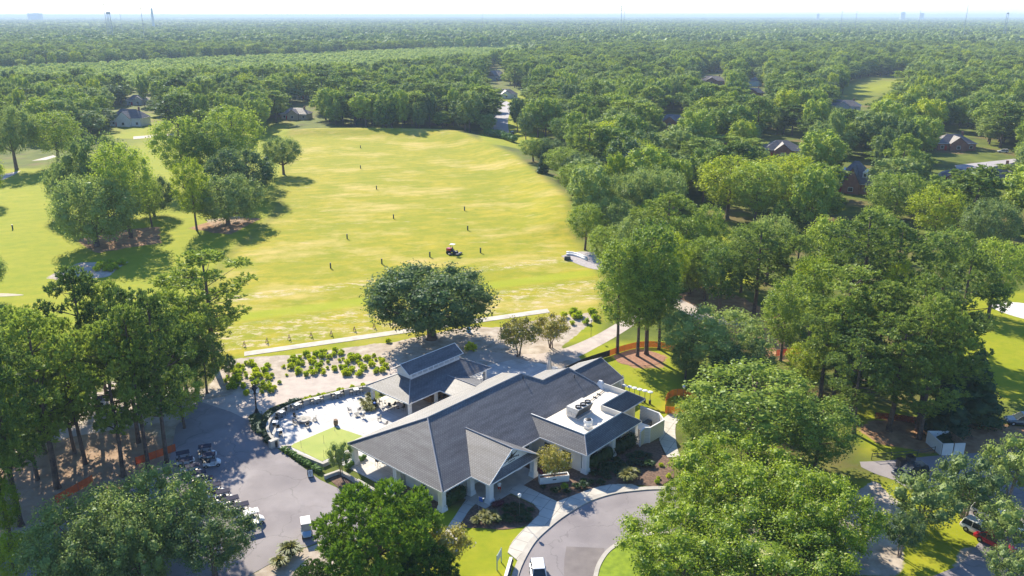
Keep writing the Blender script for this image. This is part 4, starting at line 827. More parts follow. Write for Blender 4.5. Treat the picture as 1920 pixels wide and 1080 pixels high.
# ------------------------------------------------------------------ cars
def car(name, label, paint, L_=4.7, W_=1.85, H_=1.65, suv=True, group=None):
    t = empty(name, label, 'car', group=group); hw = W_ / 2; h1 = H_ * 0.56
    secs = [(-0.5, 0.80, 0.42, 0.80), (-0.485, 0.93, 0.32, 0.98), (-0.40, 1.0, 0.25, 1.0), (-0.1, 1.0, 0.24, 0.98), (0.18, 1.0, 0.24, 0.97), (0.36, 0.97, 0.26, 0.86), (0.46, 0.90, 0.30, 0.74), (0.5, 0.74, 0.38, 0.62)]
    b = MB(); v = []; f = []
    for s_, wf, z0, z1 in secs:
        x = s_ * L_; a = hw * wf; zt = h1 * z1
        v += [(x, -a * 0.92, z0), (x, a * 0.92, z0), (x, a, (z0 + zt) / 2), (x, a * 0.9, zt), (x, -a * 0.9, zt), (x, -a, (z0 + zt) / 2)]
    for i in range(len(secs) - 1): f += [(i * 6 + q, i * 6 + (q + 1) % 6, i * 6 + 6 + (q + 1) % 6, i * 6 + 6 + q) for q in range(6)]
    f.append(tuple(range(6))); f.append(tuple(len(secs) * 6 - 1 - q for q in range(6))); b.add(v, f); b.build('body', paint, t, bevel=0.04)
    r0, r1 = (-0.46, -0.40) if suv else (-0.42, -0.25)
    cab = [(r0 * L_, h1 * 0.97), (r1 * L_, H_ - 0.06), (0.02 * L_, H_ - 0.05), (0.22 * L_, h1 * 0.95)]
    v = [(x, s_ * hw * (0.86 if z < h1 + 0.02 else 0.70), z) for s_ in (-1, 1) for x, z in cab]
    MB().add(v, [(0, 1, 2, 3), (7, 6, 5, 4), (0, 4, 5, 1), (1, 5, 6, 2), (2, 6, 7, 3), (3, 7, 4, 0)]).build('glass', GLASS, t)
    rf = MB(); rx0, rx1 = (r1 - 0.01) * L_, 0.03 * L_; rf.box((rx0 + rx1) / 2, 0, H_ - 0.03, rx1 - rx0, hw * 1.46, 0.08)
    for s_ in (-1, 1):
        rf.tube([(rx1, s_ * hw * 0.71, H_ - 0.06), (0.225 * L_, s_ * hw * 0.87, h1 * 0.94)], 0.045, 4); rf.tube([(rx0, s_ * hw * 0.71, H_ - 0.06), (r0 * L_, s_ * hw * 0.87, h1 * 0.95)], 0.06, 4)
        rf.tube([(-0.17 * L_, s_ * hw * 0.72, H_ - 0.05), (-0.18 * L_, s_ * hw * 0.89, h1 * 0.97)], 0.04, 4)
    rf.build('roof', paint, t, bevel=0.02)
    for s_ in (-1, 1):
        MB().box(0.19 * L_, s_ * (hw + 0.09), h1 + 0.03, 0.12, 0.2, 0.14).build('mirror', paint, t)
        MB().box(0.47 * L_, s_ * hw * 0.62, h1 * 0.66, 0.14, 0.34, 0.12).build('headlight', mat('lamp_lens', (0.7, 0.72, 0.75), None, 0.2), t)
        MB().box(-0.485 * L_, s_ * hw * 0.72, h1 * 0.8, 0.14, 0.22, 0.22).build('tail_light', mat('tail_lens', (0.45, 0.02, 0.02), None, 0.3), t)
        for x_ in (-0.30, 0.31):
            wv = MB(); v = []; f = []
            for yy, r_ in ((-0.12, 0.2), (-0.12, 0.34), (0.12, 0.34), (0.12, 0.2)): v += [(x_ * L_ + r_ * math.cos(q * math.pi / 9), s_ * (hw - 0.1) + yy, 0.34 + r_ * math.sin(q * math.pi / 9)) for q in range(18)]
            for i in range(3): f += [(i * 18 + q, i * 18 + (q + 1) % 18, i * 18 + 18 + (q + 1) % 18, i * 18 + 18 + q) for q in range(18)]
            f.append(tuple(range(17, -1, -1))); f.append(tuple(54 + q for q in range(18))); wv.add(v, f); wo_ = wv.build('wheel', RUBBER, t)
            MB().box(x_ * L_, s_ * (hw + 0.01), 0.34, 0.28, 0.03, 0.28).build('hub', STEEL, wo_)
    return t
ca1 = car('parked_car', 'white car facing the camera on the roundabout drive', WCAR, 4.5, 1.85, 1.6)
x, y = G(1008, 1078); put(ca1, x + 0.1, y - 0.9, 0.02, R(-86))
ca2 = car('parked_car', 'dark blue suv parked on the service road by the board fence', DCAR, 4.9, 1.95, 1.8); put(ca2, *G(1706, 893), 0.03, R(192))
ca3 = car('parked_car', 'bright red car parked under the trees in the far corner lot', REDP, 4.4, 1.8, 1.45, False); put(ca3, *G(1864, 1022), 0.03, R(-55))
for i, (q, lb) in enumerate((((1838, 1002), 'white car beside the red car under the trees'), ((1856, 972), 'white car in the upper row of the corner lot'), ((1886, 985), 'white car right of the red car behind branches'))):
    c_ = copy_tree(ca1); put(c_, *G(*q), 0.03, R(-55), lb)
c_ = copy_tree(ca2); put(c_, *G(1915, 795), 0.03, R(170), 'dark car at the picture edge beyond the dark evergreen')
c_ = copy_tree(ca1); put(c_, *G(1880, 286), 0.06, R(160), 'white car parked near the brick house far off')
c_ = copy_tree(ca2); put(c_, *G(960, 252), 0.06, R(100), 'dark car driving on the distant street past the range')
# mower with driver
x, y = G(848, 476); mo = empty('mower', 'red ride-on mower with a white sunshade working on the range', 'mower', (x, y, 0), R(-25))
MB().box(-0.9, 0, 1.15, 1.3, 1.1, 0.75).box(-1.3, 0, 0.85, 0.5, 1.0, 0.6).build('engine_hood', REDP, mo, bevel=0.08)
MB().box(0.1, 0, 0.7, 2.8, 0.9, 0.3).build('chassis', DGREY, mo)
for x_ in (-1.0, 0.95):
    for s_ in (-1, 1):
        wv = MB(); wv.tube([(x_, s_ * 0.5, 0.45), (x_, s_ * 0.85, 0.45)], 0.45, 14); wv.build('wheel', RUBBER, mo)
for i, (a, b) in enumerate(((2.0, 0.9), (2.0, -0.9), (2.0, 0), (0.1, 1.4), (0.1, -1.4))): MB().lathe([(0.5, 0.2), (0.5, 0.42), (0.25, 0.5)], 10, (a, b, 0)).build('cutting_deck', DGREY, mo)
cf = MB()
for a, b in ((-0.25, 0.4), (-0.25, -0.4)): cf.tube([(a, b, 0.9), (a, b, 2.6)], 0.04, 5)
cf.build('canopy_frame', BLACK, mo); MB().box(0.1, 0, 2.64, 1.3, 1.2, 0.08).build('sunshade', WHITE, mo)
MB().box(0.1, 0, 1.0, 0.5, 0.5, 0.2).box(-0.15, 0, 1.25, 0.1, 0.5, 0.45).build('seat', BLACK, mo)
def person(name, label, loc, rz, joints, edges, radii, skin_m, parts):
    me = bpy.data.meshes.new('body'); me.from_pydata(joints, edges, []); me.materials.append(skin_m)
    o = bpy.data.objects.new(name, me); S.collection.objects.link(o); o.location = loc; o.rotation_euler = (0, 0, rz)
    sk = o.modifiers.new('skin', 'SKIN'); 
    for i, r_ in enumerate(radii): me.skin_vertices[0].data[i].radius = (r_, r_)
    me.skin_vertices[0].data[0].use_root = True
    ss = o.modifiers.new('subsurf', 'SUBSURF'); ss.levels = 1; ss.render_levels = 1
    tag(o, label, 'person')
    for nm, mb_, mm in parts: mb_.build(nm, mm, o, smooth=True)
    return o
SJ = [(0, 0, 0.95), (0, 0, 1.2), (0, 0, 1.42), (0.01, 0, 1.52), (0.03, 0, 1.66), (0, 0.19, 1.40), (0.03, 0.24, 1.14), (0.16, 0.22, 0.95), (0, -0.19, 1.40), (-0.04, -0.25, 1.14), (0.03, -0.25, 0.92),
      (0.02, 0.1, 0.9), (0.14, 0.11, 0.5), (0.06, 0.11, 0.08), (0.2, 0.12, 0.04), (0.0, -0.1, 0.9), (-0.05, -0.11, 0.5), (-0.22, -0.11, 0.1), (-0.1, -0.12, 0.04)]
SE = [(0, 1), (1, 2), (2, 3), (3, 4), (2, 5), (5, 6), (6, 7), (2, 8), (8, 9), (9, 10), (0, 11), (11, 12), (12, 13), (13, 14), (0, 15), (15, 16), (16, 17), (17, 18)]
SR = [0.15, 0.14, 0.15, 0.06, 0.10, 0.06, 0.045, 0.03, 0.06, 0.045, 0.03, 0.10, 0.065, 0.04, 0.04, 0.10, 0.065, 0.04, 0.04]
REDS = mat('red_shorts', (0.45, 0.06, 0.03), None, 0.9)
shirt = MB().lathe([(0.18, 0.93), (0.19, 1.1), (0.20, 1.3), (0.19, 1.42), (0.08, 1.5)], 12)
for s_ in (-1, 1): shirt.tube([(0, s_ * 0.16, 1.42), (0.02, s_ * 0.25, 1.2)], [0.085, 0.075], 8)
shorts = MB().lathe([(0.17, 0.78), (0.19, 0.95)], 12); shorts.tube([(0.02, 0.1, 0.85), (0.13, 0.11, 0.52)], [0.125, 0.10], 8); shorts.tube([(0, -0.1, 0.85), (-0.05, -0.11, 0.52)], [0.125, 0.10], 8)
hair = MB().lathe([(0.112, 1.64), (0.118, 1.70), (0.09, 1.77), (0.03, 1.79)], 10, (0.02, 0, 0))
x, y = B(8.4, -2.0)
person('person', 'person in a white shirt and red shorts walking out at the entrance', (x, y, 0.09), R(-60), SJ, SE, SR, SKIN, [('shirt', shirt, WHITE), ('shorts', shorts, REDS), ('hair', hair, BLACK)])
DJ = [(0, 0, 1.15), (0, 0, 1.4), (0, 0, 1.6), (0.01, 0, 1.7), (0.02, 0, 1.84), (0, 0.19, 1.58), (0.12, 0.24, 1.36), (0.36, 0.16, 1.36), (0, -0.19, 1.58), (0.12, -0.24, 1.36), (0.36, -0.16, 1.36), (0.05, 0.1, 1.15), (0.45, 0.12, 1.2), (0.5, 0.12, 0.9), (0.6, 0.12, 0.87), (0.05, -0.1, 1.15), (0.45, -0.12, 1.2), (0.5, -0.12, 0.9), (0.6, -0.12, 0.87)]
x, y = G(848, 476)
person('person', 'person in dark blue clothes driving the red mower', (x + 0.1, y, 0.0), R(-25), DJ, SE, SR, mat('navy_cloth', (0.02, 0.05, 0.13), None, 0.9), [('face', MB().lathe([(0.08, 1.75), (0.115, 1.83), (0.08, 1.93)], 10, (0.03, 0, 0)), SKIN), ('cap', MB().lathe([(0.12, 1.88), (0.1, 1.96), (0.03, 1.98)], 10, (0.02, 0, 0)), BLACK)])

# ------------------------------------------------------------------ range furniture
mk = empty('distance_marker', 'x', 'marker post'); MB().box(0, 0, 0.65, 0.32, 0.32, 1.3).build('post', mat('dark_green_paint', (0.03, 0.07, 0.05), None, 0.7), mk); MB().box(0, 0, 1.36, 0.36, 0.36, 0.12).build('top', BLACK, mk)
mks = [((676, 278), 'farthest dark marker post, near the grass bank'), ((676, 316), 'second farthest dark marker post on the left of the range'), ((706, 355), 'dark marker post halfway out on the range'), ((738, 410), 'dark marker post left of centre, beyond the mower'), ((871, 395), 'dark marker post on the bank side, farther of the two above the mower'),
       ((877, 432), 'dark marker post just above the mower toward the bank'), ((651, 448), 'dark marker post left of the range centre'), ((716, 495), 'dark marker post left of the oak top'), ((806, 482), 'dark marker post just left of the mower'), ((901, 474), 'white topped marker post just right of the mower'), ((620, 503), 'white topped marker post nearest the pines'), ((24, 430), 'dark post on the left fairway tee')]
for i, (q, lb) in enumerate(mks):
    o = mk if i == 0 else copy_tree(mk); x, y = G(*q); put(o, x, y, zat(x, y) - 0.05, 0.3, lb, 'marker posts on the range')
bs = empty('bag_stand', 'x', 'bag stand')
for s_ in (-0.3, 0.3): MB().tube([(0.25, s_, 0), (-0.05, s_, 1.0)], 0.03, 5).tube([(-0.3, s_, 0), (-0.05, s_, 1.0)], 0.03, 5).build('side_frame', BLACK, bs)
MB().box(-0.05, 0, 0.95, 0.1, 0.7, 0.06).build('rail', WOOD, bs); MB().box(-0.02, 0, 0.35, 0.35, 0.6, 0.05).build('shelf', WOOD, bs)
ord_ = ['first', 'second', 'third', 'fourth', 'fifth', 'sixth', 'seventh', 'eighth', 'ninth', 'tenth', 'eleventh', 'twelfth']
for i, (a, b) in enumerate(((50, 365), (222, 342), (385, 318), (545, 294), (703, 276), (848, 264), (1015, 234), (1157, 212), (1300, 188))):
    o = bs if i == 0 else copy_tree(bs); x, y = G(400 + a * 0.2604, 560 + b * 0.2604); put(o, x, y, 0.02, R(190), '%s golf bag stand from the pine end of the tee line' % ord_[i], 'bag stands along the tee line')
# gravel pit gear
pp = empty('curved_pipe', 'pale curved drain pipes lying in the gravel pit', 'pipe')
for off in (0, 1.2):
    pts = [(*G(1062 + i * 6.4, 474.5 + off * 3 + (i / 6.0) ** 2 * 11), 0.25) for i in range(7)]
    MB().tube(pts, 0.30, 8).build('pipe_length', WHITE, pp, smooth=True)
x, y = G(1064, 487); thing1('pump_cover', MB().box(0, 0, 0.45, 1.8, 1.2, 0.9, taper=0.8), DGREY, 'dark pump cover beside the pale pipes in the gravel', 'pump', loc=(x, y, 0.03), bevel=0.05)
x, y = G(879, 623); thing1('water_cooler', MB().lathe([(0.4, 0), (0.45, 0.5), (0.35, 1.0)], 10), mat('sky_blue_plastic', (0.1, 0.35, 0.7), None, 0.4), 'small blue tub on the soil right of the live oak', 'tub', loc=(x, y, 0))

# ------------------------------------------------------------------ orange mesh fences
def see_through(m_, amt):
    n = m_.node_tree.nodes; l = m_.node_tree.links
    if 'holes' in n: return
    tr = n.new('ShaderNodeBsdfTransparent'); mx = n.new('ShaderNodeMixShader'); mx.name = 'holes'; mx.inputs[0].default_value = amt
    l.new(n['Principled BSDF'].outputs[0], mx.inputs[1]); l.new(tr.outputs[0], mx.inputs[2]); l.new(mx.outputs[0], n['Material Output'].inputs[0])
def mesh_fence(pts, h, m_, label, cat='mesh fence', z0=0.05):
    see_through(m_, 0.38 if 'fabric' not in m_.name else 0.1)
    t = empty('mesh_fence', label, cat); P = smooth_line(pts, 5)
    MB().wall(P, h - z0, 0.03, z0).build('mesh', m_, t)
    for q in P[::3]: MB().tube([(q[0], q[1], 0), (q[0], q[1], h + 0.12)], 0.03, 5).build('post', DGREY, t)
    return t
mesh_fence(gp([(1143, 668), (1165, 660), (1200, 652), (1235, 652), (1262, 658), (1310, 665)]), 1.25, ORANGE, 'bright orange safety mesh behind the trees at the lawn')
mesh_fence(gp([(1060, 700), (1100, 682), (1143, 668)]), 1.25, mat('black_silt_fabric', (0.03, 0.03, 0.035), None, 0.9), 'black silt fence running up to the orange mesh')
mesh_fence(gp([(1247, 773), (1251, 750), (1275, 742), (1305, 755), (1290, 776), (1247, 775)]), 1.25, mat('bright_orange_mesh', (0.95, 0.33, 0.03), None, 0.7), 'orange mesh pen round the post lamp on the lawn')
mesh_fence(gp([(255, 872), (285, 862), (330, 846)]), 1.2, ORANGE, 'orange mesh beside the far golf carts under the pines')
mesh_fence(gp([(105, 945), (140, 925), (175, 905)]), 1.2, ORANGE, 'orange mesh between the left pine trunks')
mesh_fence(gp([(1455, 668), (1480, 665), (1500, 664)]), 1.2, ORANGE, 'short bright orange mesh behind the right hand pines')
mesh_fence(gp([(1640, 785), (1690, 790), (1740, 800), (1800, 806)]), 1.1, mat('dull_red_mesh', (0.45, 0.10, 0.05), None, 0.8), 'dull red mesh behind the white board enclosure')
# dumpster enclosure
en = empty('dumpster_enclosure', 'white board enclosure with two closed gates by the service road', 'enclosure')
c_ = [G(1767, 852), G(1812, 852), G(1780, 829), G(1734, 829)]
c_ = [Vector(q) for q in c_]; a_ = c_[0]; e1 = (c_[1] - c_[0]).normalized(); e2 = Vector((-e1.y, e1.x)); e2 = (c_[3] - c_[0]).normalized(); e2 = (e2 - e1 * e2.dot(e1)).normalized()
w_, d_ = 4.6, 5.6; e1 = Vector((math.cos(R(8)), math.sin(R(8)))); e2 = Vector((-math.sin(R(8 + 25)), math.cos(R(8 + 25)))); 
q0, q1, q2, q3 = [Vector(G(*q, 1.9)) for q in ((1767, 831), (1811, 830), (1781, 808), (1740, 808))]; e1 = (q1 - q0).normalized(); e2 = (q3 - q0).normalized(); w_ = (q1 - q0).length
MB().wall([q0, q3], 1.9, 0.12).build('side_panel', WHITE, en); MB().wall([q1, q2], 1.9, 0.12).build('side_panel', WOOD, en); MB().wall([q3, q2], 1.9, 0.12).build('back_panel', WHITE, en)
for i in range(2):
    gt = MB().wall([q0 + e1 * (0.08 + i * w_ * .5) - e2 * 0.1, q0 + e1 * (w_ * .47 + i * w_ * .5) - e2 * 0.1], 1.9, 0.1).build('gate', WHITE, en)
for i in range(2):
    x, y = G(1688 + i * 18, 876 - i * 6); t_ = empty('wheeled_bin', ['dark wheeled bin nearer the suv', 'dark wheeled bin nearer the rail fence'][i], 'bin', (x, y, 0.03), 0.3)
    MB().box(0, 0, 0.6, 0.9, 0.9, 1.2).build('body', DGREY, t_); MB().box(0, 0, 1.23, 0.98, 0.98, 0.08).build('lid', BLACK, t_)
rfn = empty('rail_fence', 'thin dark rail fence along the service road verge', 'fence'); P = gp([(1634, 862), (1670, 860), (1720, 855), (1752, 849)])
for zz2 in (0.5, 0.95): MB().tube([(q[0], q[1], zz2) for q in P], 0.04, 5).build('rail', DGREY, rfn)
for q in P: MB().tube([(q[0], q[1], 0), (q[0], q[1], 1.05)], 0.05, 5).build('post', DGREY, rfn)

# ------------------------------------------------------------------ foliage meshes
def leaf_quads(P, N, size, rng, elong=0.62):
    n = len(P)
    a = np.cross(N, rng.normal(size=(n, 3))); a /= np.linalg.norm(a, axis=1)[:, None] + 1e-9
    b = np.cross(N, a); b /= np.linalg.norm(b, axis=1)[:, None] + 1e-9
    s = (size * rng.uniform(0.6, 1.35, n))[:, None]
    V = np.stack([P - a * s * .5, P - b * s * .5 * elong, P + a * s * .5, P + b * s * .5 * elong], 1).reshape(-1, 3)
    return V, np.arange(4 * n).reshape(-1, 4)
ICO = None
def ico():
    global ICO
    if ICO is None:
        bm = bmesh.new(); bmesh.ops.create_icosphere(bm, subdivisions=2, radius=1)
        ICO = (np.array([v.co[:] for v in bm.verts]), np.array([[v.index for v in f.verts] for f in bm.faces])); bm.free()
    return ICO
def sph(n, rng):
    d = rng.normal(size=(n, 3)); return d / np.linalg.norm(d, axis=1)[:, None]
def crown_leafy(name, m, lobes, leaf, dens, rng, core=0.78, shell=(0.72, 1.06), tilt=0.75):
    """lobes: (n,6) centres and radii. Leaves lie through the outer shell of each lobe."""
    L = np.asarray(lobes, float); VV = []; FF = []; off = 0
    for i, q in enumerate(L):
        c, r = q[:3], q[3:]; area = 4 * math.pi * (((r[0] * r[1]) ** 1.6 + (r[0] * r[2]) ** 1.6 + (r[1] * r[2]) ** 1.6) / 3) ** (1 / 1.6)
        k_ = int(area * dens / leaf ** 2) + 4; d = sph(k_, rng)
        bump = 1 + 0.13 * np.sin(d[:, 0] * 7 + i) * np.sin(d[:, 1] * 6 + 2 * i) * np.sin(d[:, 2] * 8 + i)
        P = c + d * r * (rng.uniform(shell[0], shell[1], k_) * bump)[:, None]
        keep = np.ones(k_, bool)
        for j, w_ in enumerate(L):
            if j != i: keep &= (((P - w_[:3]) / (w_[3:] * 0.78)) ** 2).sum(1) > 1
        P = P[keep]; d = d[keep]
        N = d / r; N /= np.linalg.norm(N, axis=1)[:, None]; N = N * 0.6 + np.array([0, 0, 0.3]) + rng.normal(size=P.shape) * tilt * 0.75
        N /= np.linalg.norm(N, axis=1)[:, None]
        v, f = leaf_quads(P, N, leaf, rng); VV.append(v); FF.append(f + off); off += len(v)
        if core:
            iv, fi = ico(); jt = 1 + 0.16 * rng.normal(size=len(iv)).clip(-1.5, 1.5)
            cv = c + iv * r * core * jt[:, None]
            # each triangle of the core becomes a degenerate quad free face set
            tri = cv[fi]; ctr = tri.mean(1, keepdims=True)
            quad = np.concatenate([tri, (tri[:, 2:3] + tri[:, 0:1]) / 2], 1).reshape(-1, 3)
            VV.append(quad); FF.append(np.arange(len(quad)).reshape(-1, 4) + off); off += len(quad)
    return np_mesh(name, np.concatenate(VV), np.concatenate(FF), [m])
def crown_tufts(name, m, lobes, tl, dens, rng, core=0.62, blades=11, bw=0.16, fan=0.55):
    L = np.asarray(lobes, float); VV = []; FF = []; off = 0
    for i, q in enumerate(L):
        c, r = q[:3], q[3:]; area = 12.57 * (r[0] * r[1] * r[2]) ** (2 / 3); k_ = int(area * dens / tl ** 2) + 3
        d = sph(k_, rng); P = c + d * r * rng.uniform(0.7, 1.05, k_)[:, None]
        for j, w_ in enumerate(L):
            if j != i:
                kp = (((P - w_[:3]) / (w_[3:] * 0.75)) ** 2).sum(1) > 1; P = P[kp]; d = d[kp]
        if not len(P): continue
        ax = d * 0.7 + np.array([0, 0, 0.7]); ax /= np.linalg.norm(ax, axis=1)[:, None]
        P = np.repeat(P, blades, 0); ax = np.repeat(ax, blades, 0)
        bd = ax + rng.normal(size=ax.shape) * fan; bd /= np.linalg.norm(bd, axis=1)[:, None]
        sd_ = np.cross(bd, rng.normal(size=bd.shape)); sd_ /= np.linalg.norm(sd_, axis=1)[:, None]
        ln = (tl * rng.uniform(0.6, 1.15, len(P)))[:, None]; w2 = tl * bw
        v = np.stack([P - sd_ * w2 * .5, P + sd_ * w2 * .5, P + bd * ln + sd_ * w2, P + bd * ln - sd_ * w2], 1).reshape(-1, 3)
        VV.append(v); FF.append(np.arange(len(v)).reshape(-1, 4) + off); off += len(v)
        if core:
            iv, fi = ico(); jt = 1 + 0.22 * rng.normal(size=len(iv)).clip(-1.5, 1.5)
            tri = (c + iv * r * core * jt[:, None])[fi]
            quad = np.concatenate([tri, (tri[:, 2:3] + tri[:, 0:1]) / 2], 1).reshape(-1, 3)
            VV.append(quad); FF.append(np.arange(len(quad)).reshape(-1, 4) + off); off += len(quad)
    return np_mesh(name, np.concatenate(VV), np.concatenate(FF), [m])
def dome_lobes(rng, Rr, z0, z1, n, lr, flat=0.8, squeeze=1.0, hollow=0.35):
    """lobes spread over a rounded crown between z0 and z1"""
    out = []; zc = (z0 + z1) / 2; hz = (z1 - z0) / 2
    g = (1 + 5 ** .5) / 2
    for i in range(n):
        z = 1 - 2 * (i + .5) / n; t = 2 * math.pi * i / g + rng.uniform(-.3, .3); z = z * 0.92 + rng.uniform(-.1, .1)
        z = max(-0.85, min(0.92, z)); rr = math.sqrt(max(0.02, 1 - z * z)); l_ = lr * rng.uniform(0.72, 1.25)
        k_ = 1 - l_ / Rr * 0.85; kk = k_ * rng.uniform(0.86, 1.1)
        if z < -0.2: kk *= squeeze
        out.append((rr * math.cos(t) * Rr * kk, rr * math.sin(t) * Rr * kk, zc + z * (hz - l_ * flat * 0.8), l_, l_ * rng.uniform(.85, 1.15), l_ * flat))
    out.append((0, 0, zc, Rr * 0.62, Rr * 0.62, hz * 0.72))
    return out
def pine_lobes(rng, Rr, z0, z1, n, lr):
    out = []
    for i in range(n):
        q = (i + .5) / n; z = z0 + (z1 - z0) * q ** 0.9; t = i * 2.4 + rng.uniform(-.6, .6)
        prof = 0.35 + 0.85 * math.sin(math.pi * min(1, 0.18 + 0.80 * (1 - q))) ** 0.8
        rad = Rr * prof * rng.uniform(0.45, 1.0) * (0.25 if q > 0.93 else 1)
        l_ = lr * rng.uniform(0.7, 1.2)
        rad = max(0.0, rad - l_ * 0.5)
        out.append((rad * math.cos(t), rad * math.sin(t), z + rng.uniform(-.4, .4), l_ * 1.15, l_ * 1.15, l_ * 0.62))
    return out
def trunk_mesh(name, m, lobes, z_top, r0, rng, stems=1, spread=0.0, limb_from=0.35, nl=14):
    mb = MB(); L = sorted(lobes, key=lambda q: q[2])
    for s_ in range(stems):
        t = 2 * math.pi * s_ / stems + .4; bx, by = spread * 0.25 * math.cos(t), spread * 0.25 * math.sin(t); tx, ty = spread * math.cos(t), spread * math.sin(t)
        ks = [(bx + (tx - bx) * q + rng.uniform(-.12, .12) * (q > 0), by + (ty - by) * q + rng.uniform(-.12, .12) * (q > 0), z_top * q) for q in (0, .03, .25, .5, .75, 1)]
        ks[0] = (bx, by, -0.3)
        mb.tube(ks, [r0 * 1.5, r0 * 1.1, r0 * .9, r0 * .72, r0 * .5, r0 * .2], 8)
    for q in [L[i] for i in rng.choice(len(L), min(nl, len(L)), replace=False)]:
        zs = max(z_top * limb_from, min(q[2] - math.hypot(q[0], q[1]) * 0.45, z_top * 0.9)); f_ = zs / z_top
        mid = (q[0] * .5, q[1] * .5, zs + (q[2] - zs) * 0.4 + rng.uniform(-.3, .3))
        rr = r0 * max(0.2, 0.62 * (1 - f_)); mb.tube([(0, 0, zs), mid, (q[0], q[1], q[2])], [rr, rr * .7, rr * .2], 5)
    me = bpy.data.meshes.new(name); me.from_pydata(mb.v, [], mb.f); me.materials.append(m); me.polygons.foreach_set('use_smooth', [True] * len(me.polygons))
    return me
KINDS = {}
def kind(key, name, cat, Rr, H, crown, trunk, down=0.0): KINDS.setdefault(key, []).append((name, cat, Rr, H, crown, trunk))
rg_ = np.random.default_rng(5)
for i in range(2):   # live oaks
    lb = dome_lobes(rg_, 9, 3.0, 13, 52, 2.0, 0.8, 0.9)
    kind('O', 'live_oak', 'oak', 9, 13, crown_leafy('crown', F_OAK, lb, 0.34, 0.85, rg_, 0.4, (0.4, 1.2)), trunk_mesh('trunk', BARK, lb, 9, 0.55, rg_, limb_from=.25))
for i in range(2):
    lb = dome_lobes(rg_, 9, 0.8, 13, 60, 2.0, 0.85, 1.0)
    kind('I', 'live_oak', 'oak', 9, 13, crown_leafy('crown', F_OAK, lb, 0.36, 0.9, rg_, 0.45, (0.4, 1.2)), trunk_mesh('trunk', BARK, lb, 9, 0.5, rg_, limb_from=.25))
lb = dome_lobes(rg_, 9, 2.0, 12.6, 58, 1.95, 0.78, 0.95)
kind('W', 'live_oak', 'oak', 9, 13, crown_leafy('crown', F_OAK, lb, 0.36, 1.15, rg_, 0.5, (0.5, 1.2)), trunk_mesh('trunk', BARK, lb, 9, 0.6, rg_, limb_from=.2, nl=24))
for i in range(3):   # tall broadleaf
    lb = dome_lobes(rg_, 6, 3.5, 18, 52, 1.45, 0.95, 0.8)
    kind('B', 'broadleaf_tree', 'tree', 6, 18, crown_leafy('crown', F_BROAD, lb, 0.36, 0.85, rg_, 0.35, (0.4, 1.2)), trunk_mesh('trunk', BARK, lb, 15, 0.32, rg_, nl=12))
    kind('L', 'yellow_green_tree', 'tree', 6, 18, crown_leafy('crown', F_YEL, lb, 0.36, 0.85, rg_, 0.35, (0.4, 1.2)), KINDS['B'][-1][5])
for i in range(2):
    lb = dome_lobes(rg_, 4.6, 4.5, 22, 70, 1.3, 0.85, 0.8)
    kind('T', 'broadleaf_tree', 'tree', 4.6, 22, crown_leafy('crown', F_BROAD, lb, 0.34, 0.9, rg_, 0.35, (0.4, 1.2)), trunk_mesh('trunk', BARK, lb, 19, 0.3, rg_, nl=16))
for i in range(4):   # loblolly pines
    lb = pine_lobes(rg_, 5, 6.5, 20.6, 38, 1.1)
    kind('P', 'pine_tree', 'pine', 5, 21, crown_tufts('crown', F_PINE, lb, 0.55, 0.6, rg_, 0.25, 11, 0.12), trunk_mesh('trunk', BARK, lb, 20.3, 0.32, rg_, limb_from=.3, nl=24))
lb = dome_lobes(rg_, 6.5, 1.0, 11, 52, 1.15, 0.95, 0.95)
kind('Y', 'young_pine', 'pine', 6.5, 11, crown_tufts('crown', F_YPINE, lb, 0.62, 0.75, rg_, 0.2, 16, 0.09, 0.42), trunk_mesh('trunk', BARK, lb, 9.5, 0.28, rg_, nl=20))
for i in range(2):
    lb = dome_lobes(rg_, 9, 1.5, 11, 70, 1.5, 0.8, 1.0)
    kind('M', 'pale_tipped_tree', 'tree', 9, 11, crown_leafy('crown', F_MYR, lb, 0.32, 1.1, rg_, 0.5, (0.45, 1.2)), trunk_mesh('trunk', BARK, lb, 8, 0.4, rg_))
lb = dome_lobes(rg_, 3.4, 1.5, 5.2, 18, 1.1, 0.7, 0.9)
kind('C', 'crepe_myrtle', 'tree', 3.4, 5.2, crown_leafy('crown', F_CREPE, lb, 0.24, 1.0, rg_, 0.5, (0.5, 1.2)), trunk_mesh('trunk', BARKL, lb, 3.6, 0.09, rg_, stems=4, spread=0.9))
lb = dome_lobes(rg_, 5.5, 2.2, 9, 26, 1.5, 0.85, 0.9)
kind('S', 'small_shade_tree', 'tree', 5.5, 9, crown_leafy('crown', F_OAK, lb, 0.28, 0.55, rg_, 0.5), trunk_mesh('trunk', BARKL, lb, 7, 0.18, rg_, stems=3, spread=1.2))
lb = [((4 * (1 - q) + .4) * .5 * math.cos(i * 2.4), (4 * (1 - q) + .4) * .5 * math.sin(i * 2.4), 0.8 + 10.6 * q, (4 * (1 - q) + .6) * .62, (4 * (1 - q) + .6) * .62, 1.3) for i, q in enumerate(np.linspace(0, 0.97, 26))]
kind('D', 'dark_evergreen', 'evergreen', 4.6, 12, crown_leafy('crown', F_CEDAR, lb, 0.32, 0.7, rg_, 0.75), trunk_mesh('trunk', BARK, lb, 9, 0.3, rg_, nl=3))
